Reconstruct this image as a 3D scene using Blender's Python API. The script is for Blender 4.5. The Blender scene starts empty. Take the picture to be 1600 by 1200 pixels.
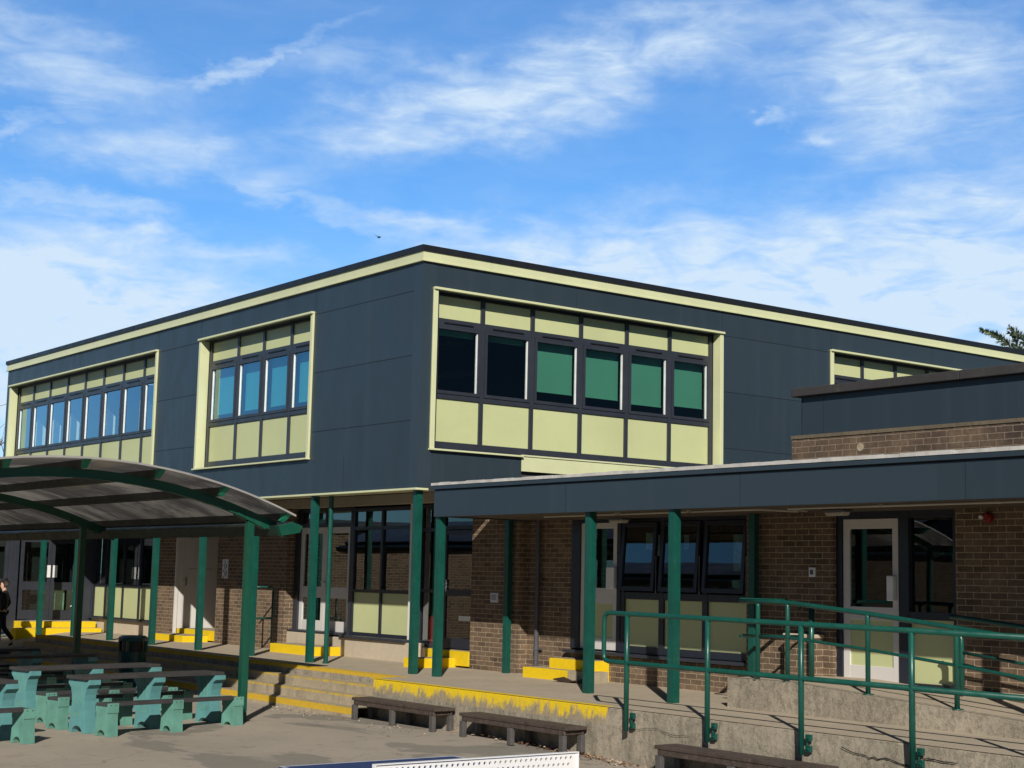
import bpy, bmesh, math, random
from mathutils import Vector, Matrix
random.seed(7)
S = bpy.context.scene
COL = S.collection
# ------------------------------------------------------------------ camera
R_ = Vector((0.6031, 0.7974, 0.0218)); R_.normalize()
cam = bpy.data.cameras.new("Camera")
co = bpy.data.objects.new("Camera", cam); COL.objects.link(co)
YAW, PIT, ROL = -0.923217, 0.12522, 0.021965
fw = Vector((math.sin(YAW)*math.cos(PIT), math.cos(YAW)*math.cos(PIT), math.sin(PIT)))
r0 = Vector((math.cos(YAW), -math.sin(YAW), 0)); u0 = r0.cross(fw)
rr = r0*math.cos(ROL)+u0*math.sin(ROL); uu = -r0*math.sin(ROL)+u0*math.cos(ROL)
m = Matrix((rr, uu, -fw)).transposed().to_4x4(); m.translation = Vector((19.8, -13.2, 2.13))
co.matrix_world = m
cam.sensor_width = 36; cam.lens = 2422.2/1600*36; cam.clip_end = 3000; cam.clip_start = .05
S.camera = co
# ------------------------------------------------------------------ world, sun, exposure
SUN = Vector((1.31, -1.0, .92)).normalized()          # direction towards the sun
EL = math.asin(SUN.z); ROT = math.atan2(SUN.x, SUN.y)
S.view_settings.view_transform = 'Standard'; S.view_settings.look = 'None'
S.view_settings.exposure = 0.0; S.view_settings.gamma = 1
W = bpy.data.worlds.new("World"); S.world = W; W.use_nodes = True
nt = W.node_tree; nt.nodes.clear(); N = nt.nodes.new; L = nt.links.new
def wmath(op, a, b=None, c=None, clamp=False):
    n = N('ShaderNodeMath'); n.operation = op; n.use_clamp = clamp
    for i, v in enumerate((a, b, c)):
        if v is None: continue
        if isinstance(v, (int, float)): n.inputs[i].default_value = v
        else: L(v, n.inputs[i])
    return n.outputs[0]
sky = N('ShaderNodeTexSky'); sky.sky_type = 'NISHITA'; sky.sun_disc = False
sky.sun_elevation = EL; sky.sun_rotation = ROT; sky.air_density = 1.0; sky.dust_density = .4; sky.ozone_density = 2.2
tc = N('ShaderNodeTexCoord'); sp = N('ShaderNodeSeparateXYZ'); L(tc.outputs['Generated'], sp.inputs[0])
az = wmath('MULTIPLY', wmath('ARCTAN2', sp.outputs[0], sp.outputs[1]), 57.2958)
u_ = wmath('ADD', az, 53.2)
v_ = wmath('MULTIPLY', wmath('ARCSINE', sp.outputs[2]), 57.2958)
cb = N('ShaderNodeCombineXYZ'); L(u_, cb.inputs[0]); L(v_, cb.inputs[1])
def wnoise(vec, scale, detail=6, rough=.55, dist=0, sx=1, sy=1, rot=0):
    mp = N('ShaderNodeMapping'); mp.inputs['Scale'].default_value = (sx, sy, 1); mp.inputs['Rotation'].default_value = (0, 0, rot)
    L(vec, mp.inputs[0]); n = N('ShaderNodeTexNoise'); n.inputs['Scale'].default_value = scale
    n.inputs['Detail'].default_value = detail; n.inputs['Roughness'].default_value = rough; n.inputs['Distortion'].default_value = dist
    L(mp.outputs[0], n.inputs['Vector']); return n
wn = wnoise(cb.outputs[0], .45, 5, .6, 0, .7, 1.3, .15)
vs = N('ShaderNodeVectorMath'); vs.operation = 'SUBTRACT'; L(wn.outputs['Color'], vs.inputs[0]); vs.inputs[1].default_value = (.5, .5, .5)
vm = N('ShaderNodeVectorMath'); vm.operation = 'MULTIPLY_ADD'; L(vs.outputs[0], vm.inputs[0]); vm.inputs[1].default_value = (7, 3.0, 0)
L(cb.outputs[0], vm.inputs[2]); warped = vm.outputs[0]
dens = None
# cloud patches: u, v (degrees across / above the horizon), half sizes, tilt, weight
PATCH = [(-16.5,17.6,5.5,1.5,-.16,.55),(-12,14.9,5.2,1.0,-.05,.6),(-10,18.3,5,.35,.42,.42),(-17.5,15.6,2.2,.45,.5,.4),
 (0.5,18.0,9.5,1.5,.22,.62),(-1.5,16.6,6,1.4,.12,.75),(4,19.4,6,1.6,.2,.6),(-6,18.6,4,.8,.05,.3),(14.5,18.3,5.5,3.6,-.25,.78),(17,14.8,5,2.2,.1,.35),
 (11.8,16.2,.9,.55,0,.5),(10.1,16.7,.7,.25,0,.5),(-18,8.8,10.5,3.9,-.1,1.3),(-11.5,11.6,5,.7,-.12,.6),(-15.5,12.9,4.5,.5,-.06,.45),(-7.5,13.4,7,.42,-.28,.4),(-3,12.6,6.5,.7,-.22,.45),
 (3.5,11.4,7,1.6,-.1,.85),(12,10.2,13.5,3.6,-.05,1.3),(19,11.2,6,3,0,.85),(16,13.2,3.6,1.1,.1,.5),(30,12,12,4,0,.9),(-36,9,12,4,0,.8),(-33,20,10,3,.1,.5),(34,24,12,3,.1,.5)]
for (pu, pv, su, sv, ro, wt) in PATCH:
    mp = N('ShaderNodeMapping'); mp.vector_type = 'TEXTURE'
    mp.inputs['Location'].default_value = (pu, pv, 0); mp.inputs['Rotation'].default_value = (0, 0, ro); mp.inputs['Scale'].default_value = (su, sv, 1)
    L(warped, mp.inputs[0]); ln = N('ShaderNodeVectorMath'); ln.operation = 'LENGTH'; L(mp.outputs[0], ln.inputs[0])
    mr = N('ShaderNodeMapRange'); mr.interpolation_type = 'SMOOTHSTEP'
    mr.inputs[1].default_value = 1.35; mr.inputs[2].default_value = .1; mr.inputs[3].default_value = 0; mr.inputs[4].default_value = wt
    L(ln.outputs['Value'], mr.inputs[0])
    dens = mr.outputs[0] if dens is None else wmath('MAXIMUM', dens, mr.outputs[0]) if wt < .5 else wmath('SUBTRACT', wmath('ADD', dens, mr.outputs[0]), wmath('MULTIPLY', dens, mr.outputs[0]))
n1 = wnoise(cb.outputs[0], .55, 8, .57, .6, .55, 1.6, .12)
n2 = wnoise(cb.outputs[0], 1.0, 7, .54, .8, .42, 1.7, -.22)
mr = N('ShaderNodeMapRange'); mr.inputs[1].default_value = .32; mr.inputs[2].default_value = .66; mr.inputs[3].default_value = .36; mr.inputs[4].default_value = 1.2; L(n1.outputs['Fac'], mr.inputs[0])
mr2 = N('ShaderNodeMapRange'); mr2.inputs[1].default_value = .3; mr2.inputs[2].default_value = .7; mr2.inputs[3].default_value = .66; mr2.inputs[4].default_value = 1.18; L(n2.outputs['Fac'], mr2.inputs[0])
mod = wmath('MULTIPLY', mr.outputs[0], mr2.outputs[0])
d2 = wmath('MULTIPLY', dens, mod)
hz = N('ShaderNodeMapRange'); hz.inputs[1].default_value = 13; hz.inputs[2].default_value = 1; hz.inputs[3].default_value = 0.0; hz.inputs[4].default_value = .6; L(v_, hz.inputs[0])
side = N('ShaderNodeMapRange'); side.interpolation_type = 'SMOOTHSTEP'; side.inputs[1].default_value = 75; side.inputs[2].default_value = 28; side.inputs[3].default_value = .08; L(wmath('ABSOLUTE', u_), side.inputs[0])
veil = wmath('MULTIPLY', n1.outputs['Fac'], .2)
d3 = wmath('MULTIPLY', wmath('ADD', wmath('ADD', d2, hz.outputs[0]), veil), side.outputs[0])
d4 = N('ShaderNodeClamp'); d4.inputs[2].default_value = .97; L(d3, d4.inputs[0])
tint = N('ShaderNodeVectorMath'); tint.operation = 'MULTIPLY'; L(sky.outputs[0], tint.inputs[0]); tint.inputs[1].default_value = (.45, .97, 1.46)
el_ = N('ShaderNodeMapRange'); el_.interpolation_type = 'SMOOTHSTEP'; el_.inputs[1].default_value = 24; el_.inputs[2].default_value = 60; el_.inputs[3].default_value = 1; el_.inputs[4].default_value = .25; L(v_, el_.inputs[0])
sd_ = N('ShaderNodeMapRange'); sd_.interpolation_type = 'SMOOTHSTEP'; sd_.inputs[1].default_value = 45; sd_.inputs[2].default_value = 110; sd_.inputs[3].default_value = 1; sd_.inputs[4].default_value = .22; L(wmath('ABSOLUTE', u_), sd_.inputs[0])
tint2 = N('ShaderNodeVectorMath'); tint2.operation = 'SCALE'; L(tint.outputs[0], tint2.inputs[0]); L(wmath('MULTIPLY', el_.outputs[0], sd_.outputs[0]), tint2.inputs['Scale']); tint = tint2
mx = N('ShaderNodeMix'); mx.data_type = 'RGBA'; L(d4.outputs[0], mx.inputs[0]); L(tint.outputs[0], mx.inputs[6]); mx.inputs[7].default_value = (6.6, 8.1, 9.7, 1)
bg = N('ShaderNodeBackground'); bg.inputs[1].default_value = .1; L(mx.outputs[2], bg.inputs[0])
wo = N('ShaderNodeOutputWorld'); L(bg.outputs[0], wo.inputs[0])
sl = bpy.data.lights.new("sun", 'SUN'); sl.energy = 5.0; sl.angle = math.radians(.53); sl.color = (1, .93, .82)
so = bpy.data.objects.new("sun", sl); COL.objects.link(so)
so.rotation_euler = SUN.to_track_quat('Z', 'Y').to_euler(); so.location = (30, -30, 30)
# ------------------------------------------------------------------ materials
def newmat(name):
    mt = bpy.data.materials.new(name); mt.use_nodes = True; t = mt.node_tree; t.nodes.clear()
    o = t.nodes.new('ShaderNodeOutputMaterial'); p = t.nodes.new('ShaderNodeBsdfPrincipled'); t.links.new(p.outputs[0], o.inputs[0])
    return mt, t, p, o
class G:                                       # little node-graph helper for one material
    def __init__(s, t): s.t = t
    def n(s, ty, **kw):
        x = s.t.nodes.new(ty)
        for k, v in kw.items(): setattr(x, k, v)
        return x
    def l(s, a, b): s.t.links.new(a, b)
    def math(s, op, a, b=None, clamp=False):
        x = s.n('ShaderNodeMath', operation=op, use_clamp=clamp)
        for i, v in enumerate((a, b)):
            if v is None: continue
            if isinstance(v, (int, float)): x.inputs[i].default_value = v
            else: s.l(v, x.inputs[i])
        return x.outputs[0]
    def coord(s, sc=(1, 1, 1)):
        c = s.n('ShaderNodeTexCoord'); mp = s.n('ShaderNodeMapping'); mp.inputs['Scale'].default_value = sc
        s.l(c.outputs['Object'], mp.inputs[0]); return mp.outputs[0]
    def noise(s, scale, detail=4, rough=.55, sc=(1, 1, 1), dist=0):
        x = s.n('ShaderNodeTexNoise'); x.inputs['Scale'].default_value = scale; x.inputs['Detail'].default_value = detail
        x.inputs['Roughness'].default_value = rough; x.inputs['Distortion'].default_value = dist; s.l(s.coord(sc), x.inputs['Vector']); return x.outputs['Fac']
    def rng(s, v, a, b, c, d, smooth=False):
        x = s.n('ShaderNodeMapRange'); x.interpolation_type = 'SMOOTHSTEP' if smooth else 'LINEAR'
        for i, k in enumerate((a, b, c, d)): x.inputs[i+1].default_value = k
        s.l(v, x.inputs[0]); return x.outputs[0]
    def mix(s, f, a, b, bt='MIX'):
        x = s.n('ShaderNodeMix', data_type='RGBA', blend_type=bt)
        for i, v in ((0, f), (6, a), (7, b)):
            if isinstance(v, (int, float)): x.inputs[i].default_value = v
            elif isinstance(v, tuple): x.inputs[i].default_value = (*v[:3], 1)
            else: s.l(v, x.inputs[i])
        return x.outputs[2]
    def bump(s, h, p, st=.3, d=.01):
        b = s.n('ShaderNodeBump'); b.inputs['Strength'].default_value = st; b.inputs['Distance'].default_value = d
        s.l(h, b.inputs['Height']); s.l(b.outputs[0], p.inputs['Normal'])
def M(name, col, rough=.5, metal=0, var=.12, vs=3, bump=0, bs=60, dirt=0, dcol=(.12, .10, .08), ds=5, spec=.5, rv=.1):
    mt, t, p, o = newmat(name); g = G(t)
    f = g.noise(vs, 6, .6)
    c = g.mix(g.rng(f, .3, .7, 0, 1), tuple(x*(1-var) for x in col), tuple(min(1, x*(1+var)) for x in col))
    if dirt:
        d = g.noise(ds, 8, .68)
        c = g.mix(g.rng(d, .52, .72, 0, dirt, True), c, dcol)
    g.l(c, p.inputs['Base Color']); p.inputs['Metallic'].default_value = metal; p.inputs['Specular IOR Level'].default_value = spec
    g.l(g.rng(g.noise(vs*2.3, 5, .6), .3, .7, max(0, rough-rv), min(1, rough+rv)), p.inputs['Roughness'])
    if bump: g.bump(g.noise(bs, 4, .6), p, bump, .01)
    return mt
def glassmat(name, tr=(.62, .72, .70), refl=2.1, gc=(.92, .97, 1)):
    mt, t, p, o = newmat(name); t.nodes.remove(p); g = G(t)
    fr = g.n('ShaderNodeFresnel'); fr.inputs[0].default_value = 1.5
    gl = g.n('ShaderNodeBsdfGlossy'); gl.inputs['Roughness'].default_value = .004; gl.inputs[0].default_value = (*gc, 1)
    tr_ = g.n('ShaderNodeBsdfTransparent'); tr_.inputs[0].default_value = (*tr, 1)
    nz = g.noise(.9, 2, .5); b = g.n('ShaderNodeBump'); b.inputs['Strength'].default_value = .06; b.inputs['Distance'].default_value = .02
    g.l(nz, b.inputs['Height']); g.l(b.outputs[0], gl.inputs['Normal'])
    ms = g.n('ShaderNodeMixShader'); ge = g.n('ShaderNodeNewGeometry'); g.l(g.math('MULTIPLY', g.math('MULTIPLY', fr.outputs[0], refl, True), g.math('SUBTRACT', 1, ge.outputs['Backfacing'])), ms.inputs[0]); g.l(tr_.outputs[0], ms.inputs[1]); g.l(gl.outputs[0], ms.inputs[2])
    g.l(ms.outputs[0], o.inputs[0]); return mt
def brickmat(name, c1, c2, mortar, w=.225, h=.075):
    mt, t, p, o = newmat(name); g = G(t)
    tcn = g.n('ShaderNodeTexCoord'); s = g.n('ShaderNodeSeparateXYZ'); g.l(tcn.outputs['Object'], s.inputs[0])
    cbn = g.n('ShaderNodeCombineXYZ'); g.l(g.math('ADD', s.outputs[0], s.outputs[1]), cbn.inputs[0]); g.l(s.outputs[2], cbn.inputs[1])
    wob = g.n('ShaderNodeTexNoise'); wob.inputs['Scale'].default_value = 9; g.l(tcn.outputs['Object'], wob.inputs[0])
    va = g.n('ShaderNodeVectorMath', operation='MULTIPLY_ADD'); g.l(wob.outputs['Color'], va.inputs[0]); va.inputs[1].default_value = (.008, .008, 0); g.l(cbn.outputs[0], va.inputs[2])
    b = g.n('ShaderNodeTexBrick'); g.l(va.outputs[0], b.inputs['Vector'])
    b.inputs['Color1'].default_value = (*c1, 1); b.inputs['Color2'].default_value = (*c2, 1); b.inputs['Mortar'].default_value = (*mortar, 1)
    b.inputs['Scale'].default_value = 1; b.inputs['Mortar Size'].default_value = .006; b.inputs['Mortar Smooth'].default_value = .3; b.inputs['Bias'].default_value = 0
    b.inputs['Brick Width'].default_value = w; b.inputs['Row Height'].default_value = h
    f = g.noise(2.2, 7, .65); c = g.mix(g.rng(f, .35, .7, 0, .55), b.outputs['Color'], g.mix(.5, b.outputs['Color'], (.36, .27, .17)))
    f2 = g.noise(26, 4, .7); c = g.mix(.5, c, g.mix(g.rng(f2, .3, .7, 0, 1), (.25, .22, .2), (.75, .72, .7)), 'OVERLAY')
    g.l(c, p.inputs['Base Color']); p.inputs['Roughness'].default_value = .88; p.inputs['Specular IOR Level'].default_value = .25
    hh = g.math('SUBTRACT', g.math('MULTIPLY', g.noise(70, 3, .6), .35), b.outputs['Fac']); g.bump(hh, p, .6, .006); return mt
def concrete(name, a, b, dark, streak=.5, spots=.4, bump=.35, yellow=None, yw=(.45, .6), zr=None):
    mt, t, p, o = newmat(name); g = G(t)
    c = g.mix(g.rng(g.noise(1.3, 8, .6), .32, .68, 0, 1), a, b)
    c = g.mix(g.rng(g.noise(3.5, 8, .65, (1.6, 1.6, .35)), .45, .75, 0, streak, True), c, dark)
    c = g.mix(g.rng(g.noise(21, 6, .7), .5, .72, 0, spots, True), c, dark)
    c = g.mix(g.rng(g.noise(11, 7, .75, (1.2, 1.2, .8), .6), .47, .62, 0, spots*.8, True), c, dark); c = g.mix(g.rng(g.noise(8, 7, .75, (1, 1, .9), .4), .54, .68, 0, spots*.7, True), c, tuple(x*1.25 for x in a))
    c = g.mix(g.rng(g.noise(75, 3, .6), .35, .65, 0, .25), c, tuple(min(1, x*1.5) for x in a))
    if yellow:
        nz_ = g.math('ADD', g.math('MULTIPLY', g.noise(11, 9, .8, (1.4, 1.4, .6)), .65), g.math('MULTIPLY', g.noise(3.2, 4, .6, (1.5, 1.5, .8)), .35))
        if zr:
            sz = g.n('ShaderNodeSeparateXYZ'); g.l(g.coord(), sz.inputs[0]); nz_ = g.math('ADD', nz_, g.rng(sz.outputs[2], zr[0], zr[1], .13, -.10))
        msk = g.rng(nz_, yw[0], yw[1], 1, 0, True)
        c = g.mix(msk, c, g.mix(g.noise(14, 4), yellow, tuple(x*.72 for x in yellow)))
    g.l(c, p.inputs['Base Color']); p.inputs['Roughness'].default_value = .9; p.inputs['Specular IOR Level'].default_value = .25
    g.bump(g.math('ADD', g.noise(18, 8, .7), g.math('MULTIPLY', g.noise(90, 3), .3)), p, bump, .012); return mt
BRICK = brickmat('brown_brick', (.150, .106, .076), (.072, .054, .042), (.36, .29, .205))
BRICKD = brickmat('parapet_brick', (.085, .060, .047), (.052, .039, .033), (.22, .185, .15))
CLAD = M('blue_grey_cladding', (.027, .046, .066), .42, 0, .05, .35, spec=.45, rv=.06)
def cladmat(name, col):
    mt, t, p, o = newmat(name); g = G(t)
    tcn = g.n('ShaderNodeTexCoord'); q = g.n('ShaderNodeSeparateXYZ'); g.l(tcn.outputs['Object'], q.inputs[0])
    u = g.math('FLOOR', g.math('MULTIPLY', g.math('ADD', q.outputs[0], q.outputs[1]), .31)); v = g.math('FLOOR', g.math('MULTIPLY', g.math('SUBTRACT', q.outputs[2], 4.545), .98))
    cb_ = g.n('ShaderNodeCombineXYZ'); g.l(u, cb_.inputs[0]); g.l(v, cb_.inputs[1]); w = g.n('ShaderNodeTexWhiteNoise', noise_dimensions='3D'); g.l(cb_.outputs[0], w.inputs['Vector'])
    c = g.mix(w.outputs['Value'], tuple(x*.93 for x in col), tuple(x*1.07 for x in col))
    c = g.mix(g.rng(g.noise(1.6, 8, .65, (2.2, 2.2, .16)), .5, .78, 0, .35, True), c, tuple(x*1.35+.012 for x in col))
    c = g.mix(g.rng(g.noise(7, 6, .7), .62, .8, 0, .25, True), c, (.09, .09, .085))
    g.l(c, p.inputs['Base Color']); g.l(g.rng(g.noise(2.5, 6, .65, (1, 1, .4)), .3, .7, .34, .5), p.inputs['Roughness']); p.inputs['Specular IOR Level'].default_value = .5
    g.bump(g.noise(.7, 3, .5), p, .12, .02); return mt
CLAD = cladmat('blue_grey_cladding', (.027, .042, .056))
CLADJ = M('cladding_joint', (.012, .017, .024), .6)
CLADT = M('cladding_corner_trim', (.031, .048, .064), .4, 0, .04, .4)
BLACK = M('black_coping', (.012, .013, .016), .45)
COPE = M('dark_grey_felt', (.035, .034, .036), .9, bump=.4, bs=40, dirt=.5, dcol=(.07, .065, .06))
CREAM = M('pale_green_trim', (.60, .63, .39), .38, 0, .05, 1.2, dirt=.15, dcol=(.4, .4, .25))
PANEL = M('pale_green_panel', (.51, .55, .295), .45, 0, .07, .6, bump=.08, bs=120, dirt=.12, dcol=(.36, .38, .22), ds=2.5)
FRAME = M('anthracite_frame', (.030, .034, .046), .38, spec=.5)
FRAMEB = M('dark_navy_frame', (.018, .022, .034), .35)
WHITE = M('white_upvc', (.74, .72, .69), .4, 0, .05, 2, dirt=.12, dcol=(.45, .4, .34))
GREYDOOR = M('warm_grey_door', (.60, .585, .57), .45, 0, .05, 1.5, dirt=.1, dcol=(.35, .33, .3))
BOARD = M('soffit_board', (.085, .065, .048), .8, 0, .12, 2, dirt=.3, dcol=(.08, .05, .03))
BANDC = M('pale_fascia_board', (.42, .38, .31), .7, 0, .12, 1.5, dirt=.3)
GREEN = M('green_gloss_paint', (.005, .068, .052), .35, 0, .16, 4, dirt=.25, dcol=(.04, .14, .115), ds=14, bump=.05, bs=40)
GREENS = M('shelter_green', (.0045, .066, .042), .4, 0, .12, 3, dirt=.15, dcol=(.04, .1, .07), ds=9)
GREEND = M('purlin_grey_green', (.040, .048, .040), .6, 0, .15, 3)
TEAL = M('teal_recycled_plastic', (.115, .285, .235), .5, 0, .22, 5, dirt=.3, dcol=(.09, .24, .19), ds=11, bump=.15, bs=30)
TEALB = M('blue_teal_recycled_plastic', (.10, .275, .285), .48, 0, .14, 5, dirt=.3, dcol=(.07, .22, .2), ds=11, bump=.15, bs=30)
PLANK = M('charcoal_plastic_plank', (.042, .040, .042), .62, 0, .25, 6, dirt=.3, dcol=(.11, .10, .095), ds=10, bump=.2, bs=50)
WOODD = M('weathered_dark_wood', (.060, .043, .036), .75, 0, .35, 9, dirt=.5, dcol=(.17, .14, .12), ds=16, bump=.5, bs=35)
CONC = concrete('weathered_concrete', (.37, .325, .255), (.245, .218, .172), (.095, .085, .068), .8, .7, 1.0)
CONCT = concrete('walkway_concrete', (.43, .365, .28), (.36, .31, .235), (.21, .18, .135), .3, .25, .3)
CONCS = concrete('step_concrete', (.40, .34, .245), (.29, .245, .175), (.10, .085, .06), .6, .4, .5)
CONCW = concrete('worn_yellow_edge', (.33, .28, .20), (.25, .21, .15), (.12, .10, .06), .5, .4, .6, (.82, .58, .015), (.455, .60), (.47, .68))
CONCY = concrete('yellow_step_edge', (.33, .28, .20), (.25, .21, .15), (.12, .10, .06), .3, .3, .3, (.66, .43, .04), (.56, .70))
CONCN = concrete('worn_step_nosing', (.36, .30, .21), (.27, .22, .15), (.12, .10, .06), .3, .3, .4, (.62, .44, .07), (.44, .60))
PLINTH = concrete('plinth_render', (.50, .43, .33), (.44, .38, .29), (.30, .25, .19), .3, .25, .25)
YELLOW = concrete('yellow_step_paint', (.5, .4, .2), (.4, .3, .15), (.2, .15, .05), .2, .2, .2, (.86, .60, .012), (.74, .9))
GLASS = glassmat('window_glass', (.9, .94, .94), 3.4, (.62, .84, 1))
GLASSC = glassmat('window_glass_clear', (.9, .94, .92), 1.0)
GLASSB = glassmat('window_glass_dark', (.7, .78, .76), 2.6)
BLIND = M('green_roller_blind', (.052, .215, .155), .8, 0, .05, 1)
BLINDB = M('teal_roller_blind', (.05, .40, .48), .8, 0, .05, 1)
LITREV = M('sunlit_reveal_pale', (.72, .82, .74), .7)
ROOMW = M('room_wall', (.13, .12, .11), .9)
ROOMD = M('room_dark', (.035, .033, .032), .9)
METAL = M('galvanised_steel', (.5, .5, .5), .4, .8)
PIPEG = M('grey_downpipe_plastic', (.075, .075, .088), .4)
LEADW = M('white_lead_flashing', (.50, .49, .47), .6, 0, .2, 6, dirt=.4, dcol=(.35, .33, .3), ds=8)
RED = M('red_paint', (.6, .02, .02), .35)
DARK = M('crack_dark', (.012, .010, .009), 1)
PLASTW = M('white_plastic', (.75, .76, .78), .35)
def tcmat():
    mt, t, p, o = newmat('shelter_polycarbonate'); g = G(t)
    tcn = g.n('ShaderNodeTexCoord'); s = g.n('ShaderNodeSeparateXYZ'); g.l(tcn.outputs['Object'], s.inputs[0])
    fr = g.math('FRACT', g.math('MULTIPLY', s.outputs[0], 1.55))
    ln = g.rng(g.math('ABSOLUTE', g.math('SUBTRACT', fr, .5)), .0, .035, 1, 0)
    c = g.mix(g.rng(g.noise(.9, 6, .6), .35, .7, 0, 1), (.20, .185, .16), (.11, .11, .12))
    c = g.mix(g.rng(g.noise(3, 6, .65, (1, .3, 1)), .5, .75, 0, .5, True), c, (.16, .14, .12))
    c = g.mix(ln, c, (.05, .05, .05)); g.l(c, p.inputs['Base Color']); p.inputs['Roughness'].default_value = .25
    tl = g.n('ShaderNodeBsdfTranslucent'); g.l(g.mix(ln, g.mix(g.rng(g.noise(.7, 7, .68, (1, .6, 1), .5), .42, .62, 0, 1, True), (.16, .15, .15), (.62, .57, .50)), (.08, .08, .08)), tl.inputs[0])  # pale blotches in the translucent colour stand for bright sky seen through
    ms = g.n('ShaderNodeMixShader'); ms.inputs[0].default_value = .32; g.l(p.outputs[0], ms.inputs[1]); g.l(tl.outputs[0], ms.inputs[2]); g.l(ms.outputs[0], o.inputs[0])
    return mt
POLY = tcmat()
def asphalt():
    mt, t, p, o = newmat('playground_asphalt'); g = G(t)
    c = g.mix(g.rng(g.noise(.55, 8, .62), .35, .65, 0, 1), (.43, .375, .305), (.345, .31, .265))
    edge = g.noise(.33, 5, .55, (1, 1.5, 1), .4)
    c = g.mix(g.rng(edge, .535, .56, 0, .92, True), c, (.235, .22, .19))
    c = g.mix(g.rng(g.noise(2.6, 8, .7), .55, .72, 0, .55, True), c, (.13, .105, .08))
    c = g.mix(g.rng(g.noise(60, 4, .7), .3, .7, 0, .28), c, (.14, .12, .10)); c = g.mix(g.rng(g.noise(140, 2, .5), .58, .7, 0, .6), c, (.5, .43, .34))
    vo = g.n('ShaderNodeTexVoronoi', feature='DISTANCE_TO_EDGE'); vo.inputs['Scale'].default_value = .45
    wv = g.n('ShaderNodeVectorMath', operation='MULTIPLY_ADD'); nn = g.n('ShaderNodeTexNoise'); nn.inputs['Scale'].default_value = 1.6; nn.inputs['Detail'].default_value = 7; g.l(g.coord(), nn.inputs['Vector']); g.l(nn.outputs['Color'], wv.inputs[0]); wv.inputs[1].default_value = (1.1, 1.1, 0); g.l(g.coord(), wv.inputs[2]); g.l(wv.outputs[0], vo.inputs['Vector'])
    crk = g.math('MULTIPLY', g.rng(vo.outputs['Distance'], .0, .007, 1, 0), g.rng(g.noise(.5, 3), .45, .6, 0, .8)); c = g.mix(crk, c, (.07, .06, .05))
    g.l(c, p.inputs['Base Color']); p.inputs['Roughness'].default_value = .93; p.inputs['Specular IOR Level'].default_value = .2
    g.bump(g.math('ADD', g.noise(120, 3, .6), g.math('MULTIPLY', g.noise(14, 6, .6), 1.2)), p, .5, .008); return mt
ASPH = asphalt()
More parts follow.
